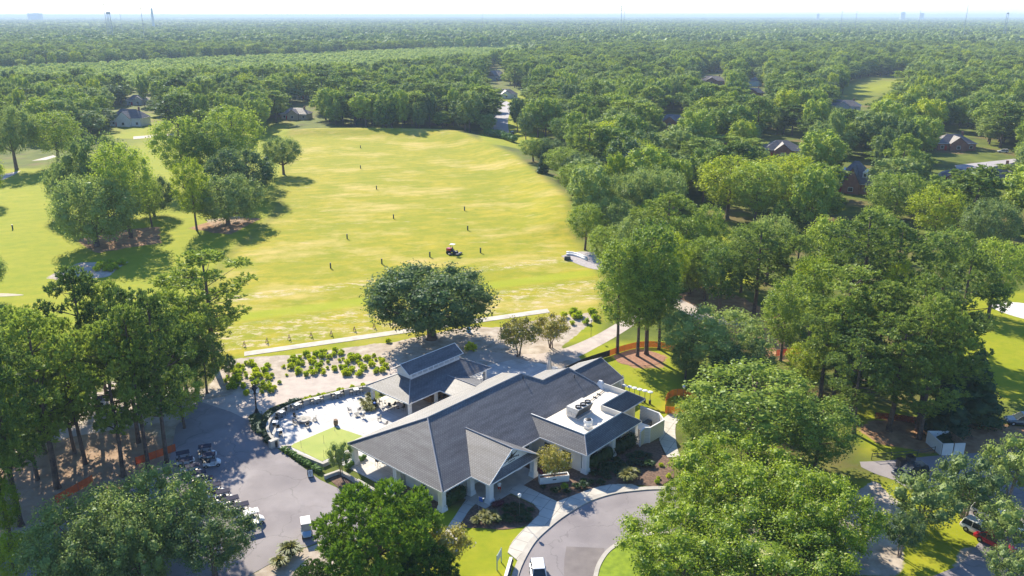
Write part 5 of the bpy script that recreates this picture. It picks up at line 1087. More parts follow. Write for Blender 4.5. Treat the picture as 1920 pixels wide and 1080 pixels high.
# lighter versions for the wood beyond 220 m
rl = np.random.default_rng(9)
for i in range(3):
    lb = dome_lobes(rl, 6.2, 3.0, 17, 34, 1.6, 0.95, 0.85)
    for key, m_ in (('b', F_BROAD), ('o', F_OAK), ('l', F_YEL)):
        if key == 'l' and i: continue
        kind(key, {'b': 'broadleaf_tree', 'o': 'oak_tree', 'l': 'yellow_green_tree'}[key], 'tree', 6.2, 17, crown_leafy('crown', m_, lb, 0.55, 0.9, rl, 0.6, (0.55, 1.12)), trunk_mesh('trunk', BARK, lb, 13, 0.32, rl, nl=5))
for i in range(2):
    lb = pine_lobes(rl, 4.8, 6, 19.5, 28, 1.3)
    kind('p', 'pine_tree', 'pine', 4.8, 20, crown_tufts('crown', F_PINE, lb, 0.8, 0.6, rl, 0.6, 8, 0.16), trunk_mesh('trunk', BARK, lb, 19, 0.3, rl, nl=8))
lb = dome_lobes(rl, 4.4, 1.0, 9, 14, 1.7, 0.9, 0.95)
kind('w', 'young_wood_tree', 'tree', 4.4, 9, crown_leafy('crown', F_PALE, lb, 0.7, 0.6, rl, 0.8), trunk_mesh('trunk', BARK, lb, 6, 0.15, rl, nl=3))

PLACED = []; TREES = 0
def tree(key, x, y, h, Rr, label, group=None, z=None, var=None, name=None):
    if key == 'B' and h / Rr > 3.5: key = 'T'
    nm, cat, R0, H0, cr, tr = KINDS[key][(var if var is not None else random.randrange(99)) % len(KINDS[key])]
    o = bpy.data.objects.new(name or nm, None); S.collection.objects.link(o); o.empty_display_size = 1
    o.location = (x, y, zat(x, y) if z is None else z); o.scale = (Rr / R0, Rr / R0 * random.uniform(.93, 1.07), h / H0)
    o.rotation_euler = (random.uniform(-.03, .03), random.uniform(-.03, .03), random.uniform(0, 6.28))
    tag(o, label, cat, group)
    for q, me in (('trunk', tr), ('crown', cr)):
        c_ = bpy.data.objects.new(q, me); S.collection.objects.link(c_); c_.parent = o
    PLACED.append((x, y, Rr)); return o
def tt(key, cx, top, h, wpx, label, **k):      # surveyed from the tree's top
    x, y = G(cx, top, h); return tree(key, x, y, h, wpx / 2 * depth(x, y, h * .6) / FPX, label, **k)
def tb(key, bx, by, top, wpx, label, **k):     # surveyed from the tree's foot
    x, y = G(bx, by); v = (540 - top) / FPX; f_ = y / (CT + v * ST); h = HCAM - f_ * (ST - v * CT)
    return tree(key, x, y, h, wpx / 2 * depth(x, y, h * .6) / FPX, label, **k)
# --- lower left
tt('O', 285, 888, 11, 215, 'large rounded oak in front of the golf cart row', var=0)
tt('O', 385, 952, 9, 170, 'round oak crown nearest the parked golf carts', var=1); tt('O', 145, 938, 10.5, 230, 'lower spreading oak left of the big rounded oak', var=1)
tt('L', -8, 895, 9, 70, 'bright green young tree at the left picture edge')
tt('L', 10, 1000, 7, 90, 'bright green tree low in the left corner', var=1)
for b in ((40, 985, 640, 165, 'tall pine with trunk nearest the left edge'), (108, 915, 590, 170, 'tall dark pine with a wide crown over the orange mesh'), (232, 893, 612, 130, 'thin pine trunk between the two orange meshes'), (278, 880, 575, 120, 'tall pine left of the far golf carts'),
          (312, 868, 560, 120, 'forked tall pine just beside the far golf carts'), (188, 795, 505, 130, 'pine whose dark crown rises against the left fairway'), (240, 780, 530, 120, 'pine second from left against the fairway'), (404, 690, 475, 165, 'tall leaning pine standing against the driving range'),
          (335, 760, 548, 110, 'pine behind the forked trunk by the lot'), (-30, 860, 610, 150, 'pine cut by the left picture edge'), (60, 800, 585, 130, 'pine in the second row at the left'), (20, 1010, 700, 110, 'lower pine at the far left edge')):
    tb('P', *b)
tt('O', 300, 585, 13, 110, 'grey green oak crown among the left pines'); tt('B', 375, 622, 11, 85, 'grey green tree between the pines and the range'); tt('O', 265, 640, 9, 90, 'small grey oak under the left pines')
tb('S', 430, 712, 662, 36, 'small sapling at the corner of the grass bed')
tt('B', 330, 690, 10, 100, 'leafy tree at the foot of the pines beside the lot')
for b in ((140, 850, 640, 110, 'leafy undergrowth tree beneath the wide dark pine'), (70, 900, 700, 120, 'leafy undergrowth tree between the left trunks'), (200, 740, 600, 100, 'grey oak filling the gap between the fairway side pines'), (350, 735, 600, 100, 'grey oak behind the far golf carts'), (-10, 760, 640, 120, 'grey oak at the far left among the pines'), (290, 745, 570, 110, 'tall grey oak in the middle of the left pines'), (20, 880, 760, 90, 'low leafy tree at the left edge'), (110, 770, 620, 110, 'leafy oak behind the wide dark pine')):
    tb('O', *b)
for b in ((160, 870, 600, 120, 'pine in the middle of the left stand with a clean trunk'), (85, 850, 575, 120, 'pine rising behind the wide dark pine'), (260, 830, 545, 120, 'pine behind the thin trunk by the mesh'), (370, 735, 560, 100, 'pine at the head of the cart lot')):
    tb('P', *b)
for q in ((150, 1000, 9, 170, 'low oak crown in the bottom left corner'), (240, 955, 10, 170, 'oak crown between the two big rounded oaks')):
    tt('I', *q)
# --- bottom centre
tt('Y', 705, 925, 11, 235, 'bushy bright young pine at the bottom centre'); tt('C', 838, 990, 5.5, 95, 'yellowing crepe myrtle beside the walkway'); tt('Y', 585, 1060, 3, 70, 'small pine shrub in the island bed by the lot'); tt('Y', 800, 1035, 6, 120, 'smaller young pine in front of the crepe myrtle')
# --- around the clubhouse
tb('W', 808, 636, 494, 262, 'wide live oak standing alone on the edge of the driving range', var=0)
tb('C', 972, 668, 596, 90, 'crepe myrtle with yellowing leaves right of the live oak'); tb('C', 1032, 652, 590, 84, 'crepe myrtle by the path nearest the range lamp')
tb('S', 640, 892, 828, 52, 'small tree in the mulch planter by the putting green')
tb('C', 1038, 903, 838, 70, 'small white flowering tree beside the kitchen wing')
tb('B', 1157, 662, 440, 92, 'tall slim tree with trunk in the orange mesh, left of the clump'); tb('B', 1195, 668, 455, 90, 'tall tree in the middle of the mulched clump', var=1); tb('B', 1212, 664, 405, 120, 'tallest tree of the mulched clump', var=2)
tb('B', 1235, 655, 470, 90, 'right hand tree of the mulched clump'); tt('L', 1262, 430, 17, 78, 'bright yellow tree behind the mulched clump')
tt('O', 1345, 580, 12, 220, 'broad grey green live oak right of the lawn', var=1); tt('O', 1290, 640, 7, 70, 'small grey oak at the lawn edge'); tt('O', 1400, 645, 9, 130, 'lower grey oak behind the big bright tree')
tt('B', 1425, 690, 13.5, 270, 'big bright green tree right of the clubhouse', var=0); tt('B', 1545, 745, 12, 150, 'dark sided tree next to the big bright green tree', var=2); tt('B', 1320, 745, 9, 110, 'bright green tree overhanging the service yard path', var=1)
tt('M', 1400, 838, 9.5, 270, 'mounded tree with pale yellow leaf tips at the drive', var=0); tt('M', 1300, 905, 7, 130, 'small mounded tree with pale tips at the curve of the drive', var=0); tt('M', 1545, 905, 9.5, 230, 'right hand mounded tree with pale leaf tips', var=1); tt('M', 1290, 972, 7.5, 250, 'nearest mounded tree with pale tips on the drive island', var=1); tt('M', 1450, 985, 8.5, 300, 'lowest mounded tree with pale tips at the bottom edge', var=0)
tt('S', 1745, 890, 8, 150, 'loose crowned tree left of the corner car lot'); tt('S', 1828, 858, 8.5, 140, 'loose crowned tree in front of the service road'); tt('S', 1915, 820, 9, 120, 'loose crowned tree at the right picture edge'); tt('S', 1700, 960, 6, 80, 'small twin stem tree on the sandy verge'); tt('S', 1900, 940, 7, 120, 'loose tree over the red car'); tt('S', 1905, 1030, 5, 110, 'low tree in the bottom right corner')
# --- right pines
RP = [(1600, 505, 21, 180), (1500, 445, 18, 110), (1430, 425, 19, 120), (1640, 400, 23, 150), (1700, 425, 22, 120), (1665, 530, 20, 130), (1745, 520, 21, 120), (1830, 478, 22, 125), (1560, 565, 17, 110), (1700, 600, 18, 150), (1790, 590, 18, 140), (1625, 640, 15, 120), (1750, 660, 14, 130)]
RL = ['broad crowned pine in the middle of the right hand stand', 'rounded pine above the red mesh at the left of the stand', 'leftmost pine of the right hand stand, by the footpath', 'tall pine at the back of the right hand stand', 'pine just right of the tall back pine', 'dense pine in the centre of the stand', 'pine between the centre and the tall right pine', 'tall flat topped pine on the right against the fairway',
      'pine leaning over the grey live oak', 'pine with long lower limbs above the enclosure', 'pine with a long limb reaching over the fairway', 'short pine on the near side of the stand', 'short pine behind the board enclosure']
for q, lb in zip(RP, RL): tt('P', *q, lb)
tb('P', 1720, 808, 560, 130, 'pine with the thick sunlit trunk beside the enclosure'); tb('P', 1592, 783, 600, 120, 'pine with a bare trunk on the bright verge'); tb('P', 1563, 755, 560, 110, 'pine with a forked trunk beyond the big bright tree')
tt('B', 1480, 520, 16, 100, 'dark leaved tree between the footpath and the stand'); tt('L', 1535, 470, 18, 80, 'yellow green sweetgum in the right hand stand'); tt('L', 1690, 480, 17, 60, 'small yellow tree in the gap of the stand')
tt('D', 1845, 655, 12, 130, 'dense dark evergreen beside the enclosure', name='dark_evergreen'); tt('D', 1790, 700, 10, 110, 'lower dark evergreen behind the enclosure'); tt('L', 1520, 640, 9, 90, 'low bright tree behind the orange mesh')
# --- left island group
for key, *q in (('I', 182, 462, 325, 165, 'large dark oak at the near left of the fairway clump'), ('B', 245, 445, 262, 125, 'tall dark tree in the middle of the fairway clump'), ('I', 200, 405, 248, 140, 'grey green oak at the back left of the fairway clump'), ('I', 290, 405, 325, 85, 'small grey tree in the gap of the fairway clump'),
               ('L', 370, 432, 290, 74, 'slim bright tree with a bare trunk in the fairway clump'), ('I', 427, 420, 325, 145, 'round dark oak at the near right of the fairway clump'), ('I', 455, 375, 275, 130, 'grey oak behind the round dark oak'), ('B', 345, 352, 212, 115, 'bright green tree at the back of the fairway clump'),
               ('B', 400, 352, 225, 105, 'second bright tree at the back of the fairway clump'), ('B', 447, 335, 192, 115, 'tallest tree at the back right of the fairway clump'), ('O', 532, 327, 254, 76, 'round solitary oak standing on the edge of the range'), ('B', 110, 310, 205, 108, 'large tree beside the left cart path'),
               ('O', 32, 318, 195, 105, 'dark tree left of the large path tree'), ('L', -12, 380, 285, 60, 'bright tree at the left edge above the fairway'), ('O', -22, 560, 470, 80, 'oak cut by the left edge above the bunker'), ('B', 285, 425, 330, 60, 'narrow tree between the two halves of the clump'), ('I', 150, 400, 290, 110, 'tree at the far left side of the fairway clump')):
    tb(key, *q)
# --- right of the range: bright wood edge
for key, *q in (('B', 1062, 215, 15, 70, 'tree at the top of the wood edge by the street'), ('B', 1000, 268, 10, 60, 'low tree where the wood edge meets the grass bank'), ('D', 1018, 288, 10, 26, 'slim dark cedar in front of the wood edge'), ('B', 1055, 285, 12, 80, 'tree beside the slim cedar on the wood edge'),
               ('L', 1130, 232, 18, 105, 'bright yellow green tree at the top of the wood edge'), ('L', 1195, 258, 18, 100, 'yellow green tree behind the wood edge'), ('B', 1110, 315, 14, 90, 'tree overhanging the right side of the range'), ('B', 1100, 380, 13, 80, 'low tree at the foot of the grass bank near the gravel'), ('O', 1180, 322, 17, 110, 'grey green oak in the wood edge'),
               ('O', 1235, 310, 19, 120, 'large grey oak left of the bright pair'), ('P', 1255, 362, 20, 120, 'pine in front of the large grey oak'), ('L', 1375, 290, 20, 140, 'left one of the bright yellow green pair'), ('L', 1480, 286, 20, 150, 'right one of the bright yellow green pair'), ('B', 1425, 300, 20, 110, 'green tree between the bright pair'),
               ('B', 1540, 320, 17, 90, 'dark tree just left of the dormer house'), ('B', 1690, 318, 18, 120, 'large tree right of the dormer house'), ('L', 1770, 345, 17, 110, 'yellow green tree below the brick house'), ('B', 1645, 385, 16, 90, 'tree in front of the dormer house to the right'), ('O', 1870, 370, 17, 110, 'tree below the far right brick house'), ('B', 1330, 380, 18, 90, 'dark tree below the bright pair'),
               ('B', 1140, 420, 12, 80, 'low tree behind the gravel pit'), ('B', 1290, 400, 17, 110, 'tree behind the bright yellow tree'), ('B', 1330, 440, 15, 90, 'tree on the far side of the footpath'), ('I', 1200, 400, 15, 110, 'round oak between the clump and the wood edge'), ('I', 1300, 455, 12, 90, 'low oak beyond the footpath'), ('B', 1360, 460, 15, 90, 'tree behind the leftmost pine of the stand'),
               ('B', 1075, 320, 11, 70, 'low tree where the bank meets the wood'), ('I', 1120, 350, 12, 90, 'round low oak on the wood edge above the gravel'), ('I', 1150, 370, 13, 100, 'dark oak filling the wood edge'), ('I', 1030, 262, 11, 70, 'low dense tree at the top of the wood edge'), ('I', 1090, 290, 12, 80, 'dense rounded tree on the wood edge'), ('B', 1400, 420, 16, 90, 'green tree above the leftmost stand pine'), ('O', 1450, 400, 17, 100, 'dark oak behind the footpath pines'), ('B', 1560, 400, 19, 110, 'tree behind the back pines of the stand'), ('B', 1790, 420, 18, 110, 'tree at the right behind the pines'), ('B', 1880, 440, 18, 110, 'tree at the right edge behind the flat topped pine')):
    tt(key, *q)

# ------------------------------------------------------------------ houses in the wood
HOUSES = []
def house(label, cx, cy, L_, W_, rz, wallm, roofm, zr=3.4, ridge=3.2, dormers=0, chimney=True, keep=None, gab=False):
    x, y = G(cx, cy, zr + ridge * .5); t = empty('house', label, 'house', (x, y, 0), rz)
    PLACED.append((x, y, max(L_, W_) * 0.42)); HOUSES.append(keep or (cx - 22, cy - 8, cx + 22, cy + 8))
    MB().wall([(-L_ / 2 + .5, -W_ / 2 + .5), (L_ / 2 - .5, -W_ / 2 + .5), (L_ / 2 - .5, W_ / 2 - .5), (-L_ / 2 + .5, W_ / 2 - .5)], zr, 0.2, 0, True).build('wall', wallm, t)
    a, b = L_ / 2, W_ / 2; h = 0.4 if gab else b * 0.95
    rf = roof_mesh('roof', [[(-a, -b, zr), (a, -b, zr), (a - h, 0, zr + ridge), (-a + h, 0, zr + ridge)], [(a, b, zr), (-a, b, zr), (-a + h, 0, zr + ridge), (a - h, 0, zr + ridge)],
                            [(-a, b, zr), (-a, -b, zr), (-a + h, 0, zr + ridge)], [(a, -b, zr), (a, b, zr), (a - h, 0, zr + ridge)]], roofm, t)
    w3_ = L_ * 0.22   # cross wing
    roof_mesh('wing_roof', [[(-w3_, -b - 2, zr + .02), (-w3_, 0, zr + .02), (0, 0, zr + ridge * .85), (0, -b - 2, zr + ridge * .85)], [(w3_, 0, zr + .02), (w3_, -b - 2, zr + .02), (0, -b - 2, zr + ridge * .85), (0, 0, zr + ridge * .85)]], roofm, t)
    MB().add([(-w3_ + .3, -b - 1.7, 0), (w3_ - .3, -b - 1.7, 0), (w3_ - .3, -b - 1.7, zr), (0, -b - 1.7, zr + ridge * .78), (-w3_ + .3, -b - 1.7, zr), (-w3_ + .3, -b + .4, 0), (w3_ - .3, -b + .4, 0), (w3_ - .3, -b + .4, zr), (-w3_ + .3, -b + .4, zr)],
             [(0, 1, 2, 3, 4), (1, 6, 7, 2), (5, 0, 4, 8)]).build('wing_wall', wallm, t)
    fm = MB().wall([(-a, -b), (a, -b), (a, b), (-a, b)], 0.2, 0.08, zr - .2, True).build('fascia', WHITE, t)
    for px_ in (-0.36, 0.36):
        f_ = MB().box(px_ * L_, -b + .38, 1.7, 1.5, 0.08, 1.6).build('window', WHITE, t); MB().box(px_ * L_, -b + .35, 1.7, 1.25, 0.08, 1.35).build('pane', GLASS, f_)
    f_ = MB().box(0, -b - 1.82, 1.7, 1.7, 0.06, 1.6).build('window', WHITE, t); MB().box(0, -b - 1.85, 1.7, 1.4, 0.06, 1.3).build('pane', GLASS, f_)
    MB().box(-0.27 * L_, -b + .37, 1.1, 1.0, 0.08, 2.1).build('door', REDP, t)
    if chimney: MB().box(a * 0.55, b * 0.25, zr + ridge * .7, 0.9, 0.7, ridge * 1.1).build('chimney', BRICKM, t)
    for i in range(dormers):
        dx = (-0.27 + 0.54 * i) * L_; dm = MB().box(dx, -b * 0.62, zr + ridge * .42, 1.5, 1.6, 1.7); dm.add([(dx - .95, -b * .62 - .9, zr + ridge * .42 + .85), (dx + .95, -b * .62 - .9, zr + ridge * .42 + .85), (dx, -b * .62 - .9, zr + ridge * .42 + 1.6), (dx - .95, 0, zr + ridge * .42 + .85), (dx + .95, 0, zr + ridge * .42 + .85), (dx, 0, zr + ridge * .42 + 1.6)], [(0, 1, 2), (0, 2, 5, 3), (1, 4, 5, 2)])
        d_ = dm.build('dormer', WHITE, t); MB().box(dx, -b * .62 - .82, zr + ridge * .42, 0.9, 0.06, 1.1).build('pane', GLASS, d_)
    return t
GREYW = mat('grey_house_siding', (0.5, 0.5, 0.5), None, 0.7)
house('white house with dark steep roof by the left fairway', 242, 212, 20, 11, R(-8), WHITE, SHINGH, 4.6, 4.6, keep=(206, 200, 292, 242))
house('grey roofed house behind the white fairway house', 258, 182, 15, 10, R(20), GREYW, SHINGH, keep=(240, 174, 282, 192))
house('house with a brown roof above the far left trees', 574, 172, 15, 10, R(30), CREAM, SHINGB, keep=(560, 166, 590, 178))
house('tan house at the end of the left fairway', 556, 207, 17, 10, R(-10), mat('tan_wall', (0.45, 0.36, 0.26), None, 0.8), SHINGB, keep=(534, 200, 578, 222))
house('small brown house behind the fairway clump', 382, 222, 10, 8, R(25), BRICKM, SHINGB, keep=(374, 217, 392, 228))
house('steep gabled house at the top of the distant street', 928, 137, 18, 12, R(60), GREYW, SHINGH, 4.2, 5, keep=(912, 128, 946, 160), gab=True)
house('grey roofed garage house beside the distant street', 946, 171, 19, 11, R(12), WHITE, SHINGB, keep=(934, 165, 985, 186), chimney=False)
house('low brown roofed house right of the distant street', 1075, 175, 15, 9, R(-10), BRICKM, SHINGB, keep=(1062, 170, 1086, 184))
house('brown roofed house in the right hand distance', 1335, 146, 24, 14, R(-15), BRICKM, SHINGB, 3.6, 3.6, keep=(1312, 136, 1358, 156))
house('pale blue house in the right hand distance', 1415, 148, 15, 10, R(70), mat('pale_blue_siding', (0.5, 0.66, 0.75), None, 0.7), MATS['white_paint'] if False else SHINGH, 4.5, 3, keep=(1404, 140, 1424, 158))
house('low brown house in front of the pale blue house', 1410, 168, 18, 10, R(-12), BRICKM, SHINGH, keep=(1398, 162, 1440, 178))
house('dark roofed house beside the narrow far fairway', 1582, 192, 22, 12, R(-25), GREYW, SHINGH, 3.6, 3.4, keep=(1562, 186, 1614, 202))
house('dark roofed house half hidden in the wood centre right', 1264, 220, 18, 11, R(-30), BRICKM, SHINGH, keep=(1240, 211, 1284, 236))
house('dark roof corner showing left of the grey hip roofed house', 1340, 251, 12, 10, R(-50), BRICKM, SHINGH, keep=(1332, 242, 1352, 262))
house('grey hip roofed brick house above the bright trees', 1466, 270, 17, 13, R(-12), BRICKM, SHINGH, 3.4, 3.6, chimney=False, keep=(1426, 256, 1510, 286))
house('grey roofed brick house by the far right street', 1786, 258, 18, 13, R(-5), BRICKM, SHINGH, 3.4, 3.6, keep=(1748, 246, 1828, 282))
house('steep dark roofed house with two white dormers', 1605, 320, 14, 13, R(-30), BRICKM, SHINGH, 3.6, 7.0, dormers=2, chimney=False, keep=(1568, 300, 1640, 346))
house('red brick house with a long grey roof at the right edge', 1880, 318, 20, 10, R(35), BRICKM, SHINGH, 3.6, 3.6, keep=(1842, 296, 1912, 342), gab=True)
house('low roof corner below the far right street', 1795, 322, 12, 10, R(-35), BRICKM, SHINGH, 3.0, 2.4, keep=(1776, 312, 1816, 330))
house('tiny roof in the wood behind the range', 697, 152, 12, 9, R(10), CREAM, SHINGB, keep=(688, 148, 706, 158))

# ------------------------------------------------------------------ the wood
KEEP = [[(500, 232), (600, 238), (740, 247), (840, 246), (905, 252), (985, 262), (965, 300), (1020, 335), (1065, 380), (1075, 440), (1110, 480), (1110, 640), (-800, 640), (-800, 292), (0, 330), (60, 290), (130, 292), (235, 244), (300, 240), (330, 260), (480, 262)],
        [(1572, 158), (1630, 144), (1712, 139), (1706, 156), (1664, 178), (1650, 212), (1596, 206)],
        [(920, 194), (962, 186), (966, 222), (960, 262), (925, 258), (920, 225)],
        [(1836, 284), (1915, 280), (1925, 318), (1790, 322), (1740, 305)], [(206, 216), (300, 216), (300, 250), (206, 250)]]
def blocked(X, Y, H_):
    bad = np.zeros(X.shape, bool)
    for frac in (0.0, 0.45, 0.85):
        px, py = PX(X, Y, H_ * frac)
        for i, q in enumerate(KEEP):
            if i == 0 and frac > 0: continue
            bad |= in_poly(px, py, q)
        for (x0, y0, x1, y1) in HOUSES: bad |= (px > x0 - 3) & (px < x1 + 3) & (py > y0) & (py < y1 + 2)
    for sd_ in (-1, 1):
        for frac in (0.5, 0.8):
            px, py = PX(X + sd_ * 4.5, Y, H_ * frac)
            for (x0, y0, x1, y1) in HOUSES: bad |= (px > x0) & (px < x1) & (py > y0) & (py < y1)
    return bad
def scatter(y0, y1, step, seed, margin=60):
    rng = np.random.default_rng(seed); hw = y1 * 0.67 + margin
    gx, gy = np.meshgrid(np.arange(-hw, hw, step), np.arange(y0, y1, step)); gx = gx + rng.uniform(-.42, .42, gx.shape) * step + (np.arange(gx.shape[0])[:, None] % 2) * step * .5; gy = gy + rng.uniform(-.42, .42, gy.shape) * step
    X, Y = gx.ravel(), gy.ravel(); k_ = np.abs(X) < Y * 0.66 + margin; return X[k_], Y[k_], rng
def inside_grass(X, Y):
    return PX(X, Y, 0.0)
X, Y, rng = scatter(205, 1500, 10.2, 3)
px, py = PX(X, Y, 0.0)
pq_ = PX(X, Y, 9.0)
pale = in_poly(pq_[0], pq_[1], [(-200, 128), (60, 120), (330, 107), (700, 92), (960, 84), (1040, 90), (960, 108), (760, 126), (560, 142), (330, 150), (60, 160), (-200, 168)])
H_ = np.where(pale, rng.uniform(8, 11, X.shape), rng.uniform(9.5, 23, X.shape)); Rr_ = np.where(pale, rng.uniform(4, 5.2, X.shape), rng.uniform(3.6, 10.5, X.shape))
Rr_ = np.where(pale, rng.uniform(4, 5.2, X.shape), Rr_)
ok = ~blocked(X, Y, H_) & (py < 452) & ~((px < 1075) & (py > 262)) & ~((px > 1250) & (px < 1440) & (py > 425))
gl = np.random.default_rng(5)
for _ in range(16):
    gy_ = gl.uniform(520, 1450); gx_ = gl.uniform(-.6, .6) * gy_; ok &= ~(((X - gx_) / gl.uniform(12, 45)) ** 2 + ((Y - gy_) / gl.uniform(10, 26)) ** 2 < 1)
ok &= ~((Y > 470) & (py < 250) & in_poly(px, py, [(1075, 262), (920, 246), (920, 200), (960, 180), (980, 250)]))
P_ = np.array([p_[:2] for p_ in PLACED]); Rp = np.array([p_[2] for p_ in PLACED])
for i in np.nonzero(ok)[0]:
    if Y[i] < 700:
        dd = np.hypot(P_[:, 0] - X[i], P_[:, 1] - Y[i])
        if (dd < (Rp + Rr_[i]) * 0.66).any(): ok[i] = False
X, Y, H_, Rr_, pale, px, py = (q[ok] for q in (X, Y, H_, Rr_, pale, px, py))
inv = (px > -60) & (px < 1980)
order = np.argsort(np.where(inv, Y, Y + 5000)); NIND = 188
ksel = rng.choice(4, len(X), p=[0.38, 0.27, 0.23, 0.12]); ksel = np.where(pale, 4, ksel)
KK = ['b', 'o', 'p', 'l', 'w']; desc = {'b': 'mid green leafy tree', 'o': 'grey green oak', 'p': 'dark needled pine', 'l': 'yellow green tree', 'w': 'pale young tree'}
def zone(a, b):
    if a < 330: return 'in the wood beyond the left fairway'
    if a < 640: return 'in the wood behind the far left corner of the range'
    if a < 930: return 'in the wood line closing the far end of the range'
    if b > 330: return 'in the wood right of the range, near the pine stand'
    if a < 1250: return 'in the wood right of the distant street'
    if a < 1530: return 'around the grey hip roofed brick house'
    if a < 1720: return 'around the dormer house and narrow far fairway'
    return 'among the brick houses at the right'
for i in order[:NIND]:
    kq = KK[ksel[i]]; z_ = zone(px[i], py[i]); lab = desc[kq] + ' ' + z_
    tree(kq, X[i], Y[i], H_[i], Rr_[i], lab, group=lab, z=0)
rest = order[NIND:]
# clumps for the distance
def clump_mesh(name, rng, size, hmin, hmax, n, m_, leaf, dens):
    lobes = []
    for i in range(n):
        a, b = rng.uniform(-size / 2, size / 2, 2); r_ = rng.uniform(3.6, 10.0); h = rng.uniform(hmin, hmax)
        lobes.append((a, b, h - r_ * .7, r_, r_, r_ * 0.8)); lobes.append((a + rng.normal() * 2, b + rng.normal() * 2, h - r_ * 1.7, r_ * 1.05, r_ * 1.05, r_))
    return crown_leafy(name, m_, lobes, leaf, dens, rng, 0.9, (0.85, 1.08), 0.9)
rc = np.random.default_rng(21)
SRC = bpy.data.collections.new('wood_variants')
def srcobj(nm, me, mats_=None):
    o = bpy.data.objects.new(nm, me); SRC.objects.link(o); return o
vi = 0; VIDX = {}
def joined(crown, trunk):
    bm = bmesh.new(); bm.from_mesh(crown); n0 = len(bm.faces); bm.from_mesh(trunk); bm.faces.ensure_lookup_table()
    for f_ in bm.faces[n0:]: f_.material_index = 1
    me = bpy.data.meshes.new('wood_tree'); bm.to_mesh(me); bm.free(); me.materials.append(crown.materials[0]); me.materials.append(trunk.materials[0]); return me
for kq in KK:
    for q in KINDS[kq]:
        srcobj('v%02d' % vi, joined(q[4], q[5])); VIDX.setdefault(kq, []).append((vi, q[2], q[3])); vi += 1
MIXM = [F_BROAD, F_OAK, F_PINE, F_OAK]
for i in range(4): srcobj('v%02d' % vi, clump_mesh('clump', rc, 44, 10, 22, 13, MIXM[i], 1.7, 0.55)); VIDX.setdefault('clump', []).append((vi, 1, 1)); vi += 1
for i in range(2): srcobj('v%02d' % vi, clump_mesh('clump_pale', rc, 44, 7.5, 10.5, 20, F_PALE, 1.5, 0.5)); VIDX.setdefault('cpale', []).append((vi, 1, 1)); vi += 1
PT = []; SC = []; RT = []; VI = []
for i in rest:
    v_ = VIDX[KK[ksel[i]]]; q = v_[rng.integers(len(v_))]; PT.append((X[i], Y[i], 0)); s_ = Rr_[i] / q[1]; SC.append((s_, s_, H_[i] / q[2])); RT.append(rng.uniform(0, 6.28)); VI.append(q[0])
for (y0, y1, st, sc) in ((1500, 3600, 32, 1.0), (3600, 9000, 62, 2.0), (9000, 26000, 190, 6.0)):
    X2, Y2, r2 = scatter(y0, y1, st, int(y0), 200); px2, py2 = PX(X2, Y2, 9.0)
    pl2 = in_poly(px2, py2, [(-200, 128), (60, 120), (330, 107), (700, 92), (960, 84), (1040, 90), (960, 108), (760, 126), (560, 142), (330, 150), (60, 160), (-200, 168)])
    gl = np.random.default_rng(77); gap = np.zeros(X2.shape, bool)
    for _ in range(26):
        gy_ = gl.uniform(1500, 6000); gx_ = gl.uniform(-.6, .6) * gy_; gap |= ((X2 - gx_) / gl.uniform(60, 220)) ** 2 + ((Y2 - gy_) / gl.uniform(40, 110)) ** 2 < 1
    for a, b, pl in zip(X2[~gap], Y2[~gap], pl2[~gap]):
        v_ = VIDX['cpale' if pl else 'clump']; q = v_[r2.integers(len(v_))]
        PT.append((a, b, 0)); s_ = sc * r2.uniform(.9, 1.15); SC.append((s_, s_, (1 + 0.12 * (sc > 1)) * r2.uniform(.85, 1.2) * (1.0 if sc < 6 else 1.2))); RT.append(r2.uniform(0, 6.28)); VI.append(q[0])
me = bpy.data.meshes.new('distant_woods'); me.from_pydata(PT, [], [])
for nm, ty, dat, key in (('scl', 'FLOAT_VECTOR', np.array(SC, np.float32).ravel(), 'vector'), ('rotz', 'FLOAT', np.array(RT, np.float32), 'value'), ('vid', 'INT', np.array(VI, np.int32), 'value')):
    a_ = me.attributes.new(nm, ty, 'POINT'); a_.data.foreach_set(key, dat)
dw = bpy.data.objects.new('distant_woods', me); S.collection.objects.link(dw)
tag(dw, 'dense green woodland stretching to the horizon', 'woodland', kind='stuff')
ng = bpy.data.node_groups.new('wood_scatter', 'GeometryNodeTree'); ng.interface.new_socket('Geometry', in_out='INPUT', socket_type='NodeSocketGeometry'); ng.interface.new_socket('Geometry', in_out='OUTPUT', socket_type='NodeSocketGeometry')
N_ = ng.nodes; gi = N_.new('NodeGroupInput'); go = N_.new('NodeGroupOutput'); ip = N_.new('GeometryNodeInstanceOnPoints'); ci = N_.new('GeometryNodeCollectionInfo'); ci.inputs['Collection'].default_value = SRC
ci.inputs['Separate Children'].default_value = True; ci.inputs['Reset Children'].default_value = True; ip.inputs['Pick Instance'].default_value = True
def na(nm, ty):
    q = N_.new('GeometryNodeInputNamedAttribute'); q.data_type = ty; q.inputs[0].default_value = nm; return q.outputs[0]
cx_ = N_.new('ShaderNodeCombineXYZ'); ng.links.new(na('rotz', 'FLOAT'), cx_.inputs[2])
ng.links.new(gi.outputs[0], ip.inputs['Points']); ng.links.new(ci.outputs[0], ip.inputs['Instance']); ng.links.new(na('vid', 'INT'), ip.inputs['Instance Index']); ng.links.new(cx_.outputs[0], ip.inputs['Rotation']); ng.links.new(na('scl', 'FLOAT_VECTOR'), ip.inputs['Scale']); ng.links.new(ip.outputs[0], go.inputs[0])
md = dw.modifiers.new('scatter', 'NODES'); md.node_group = ng

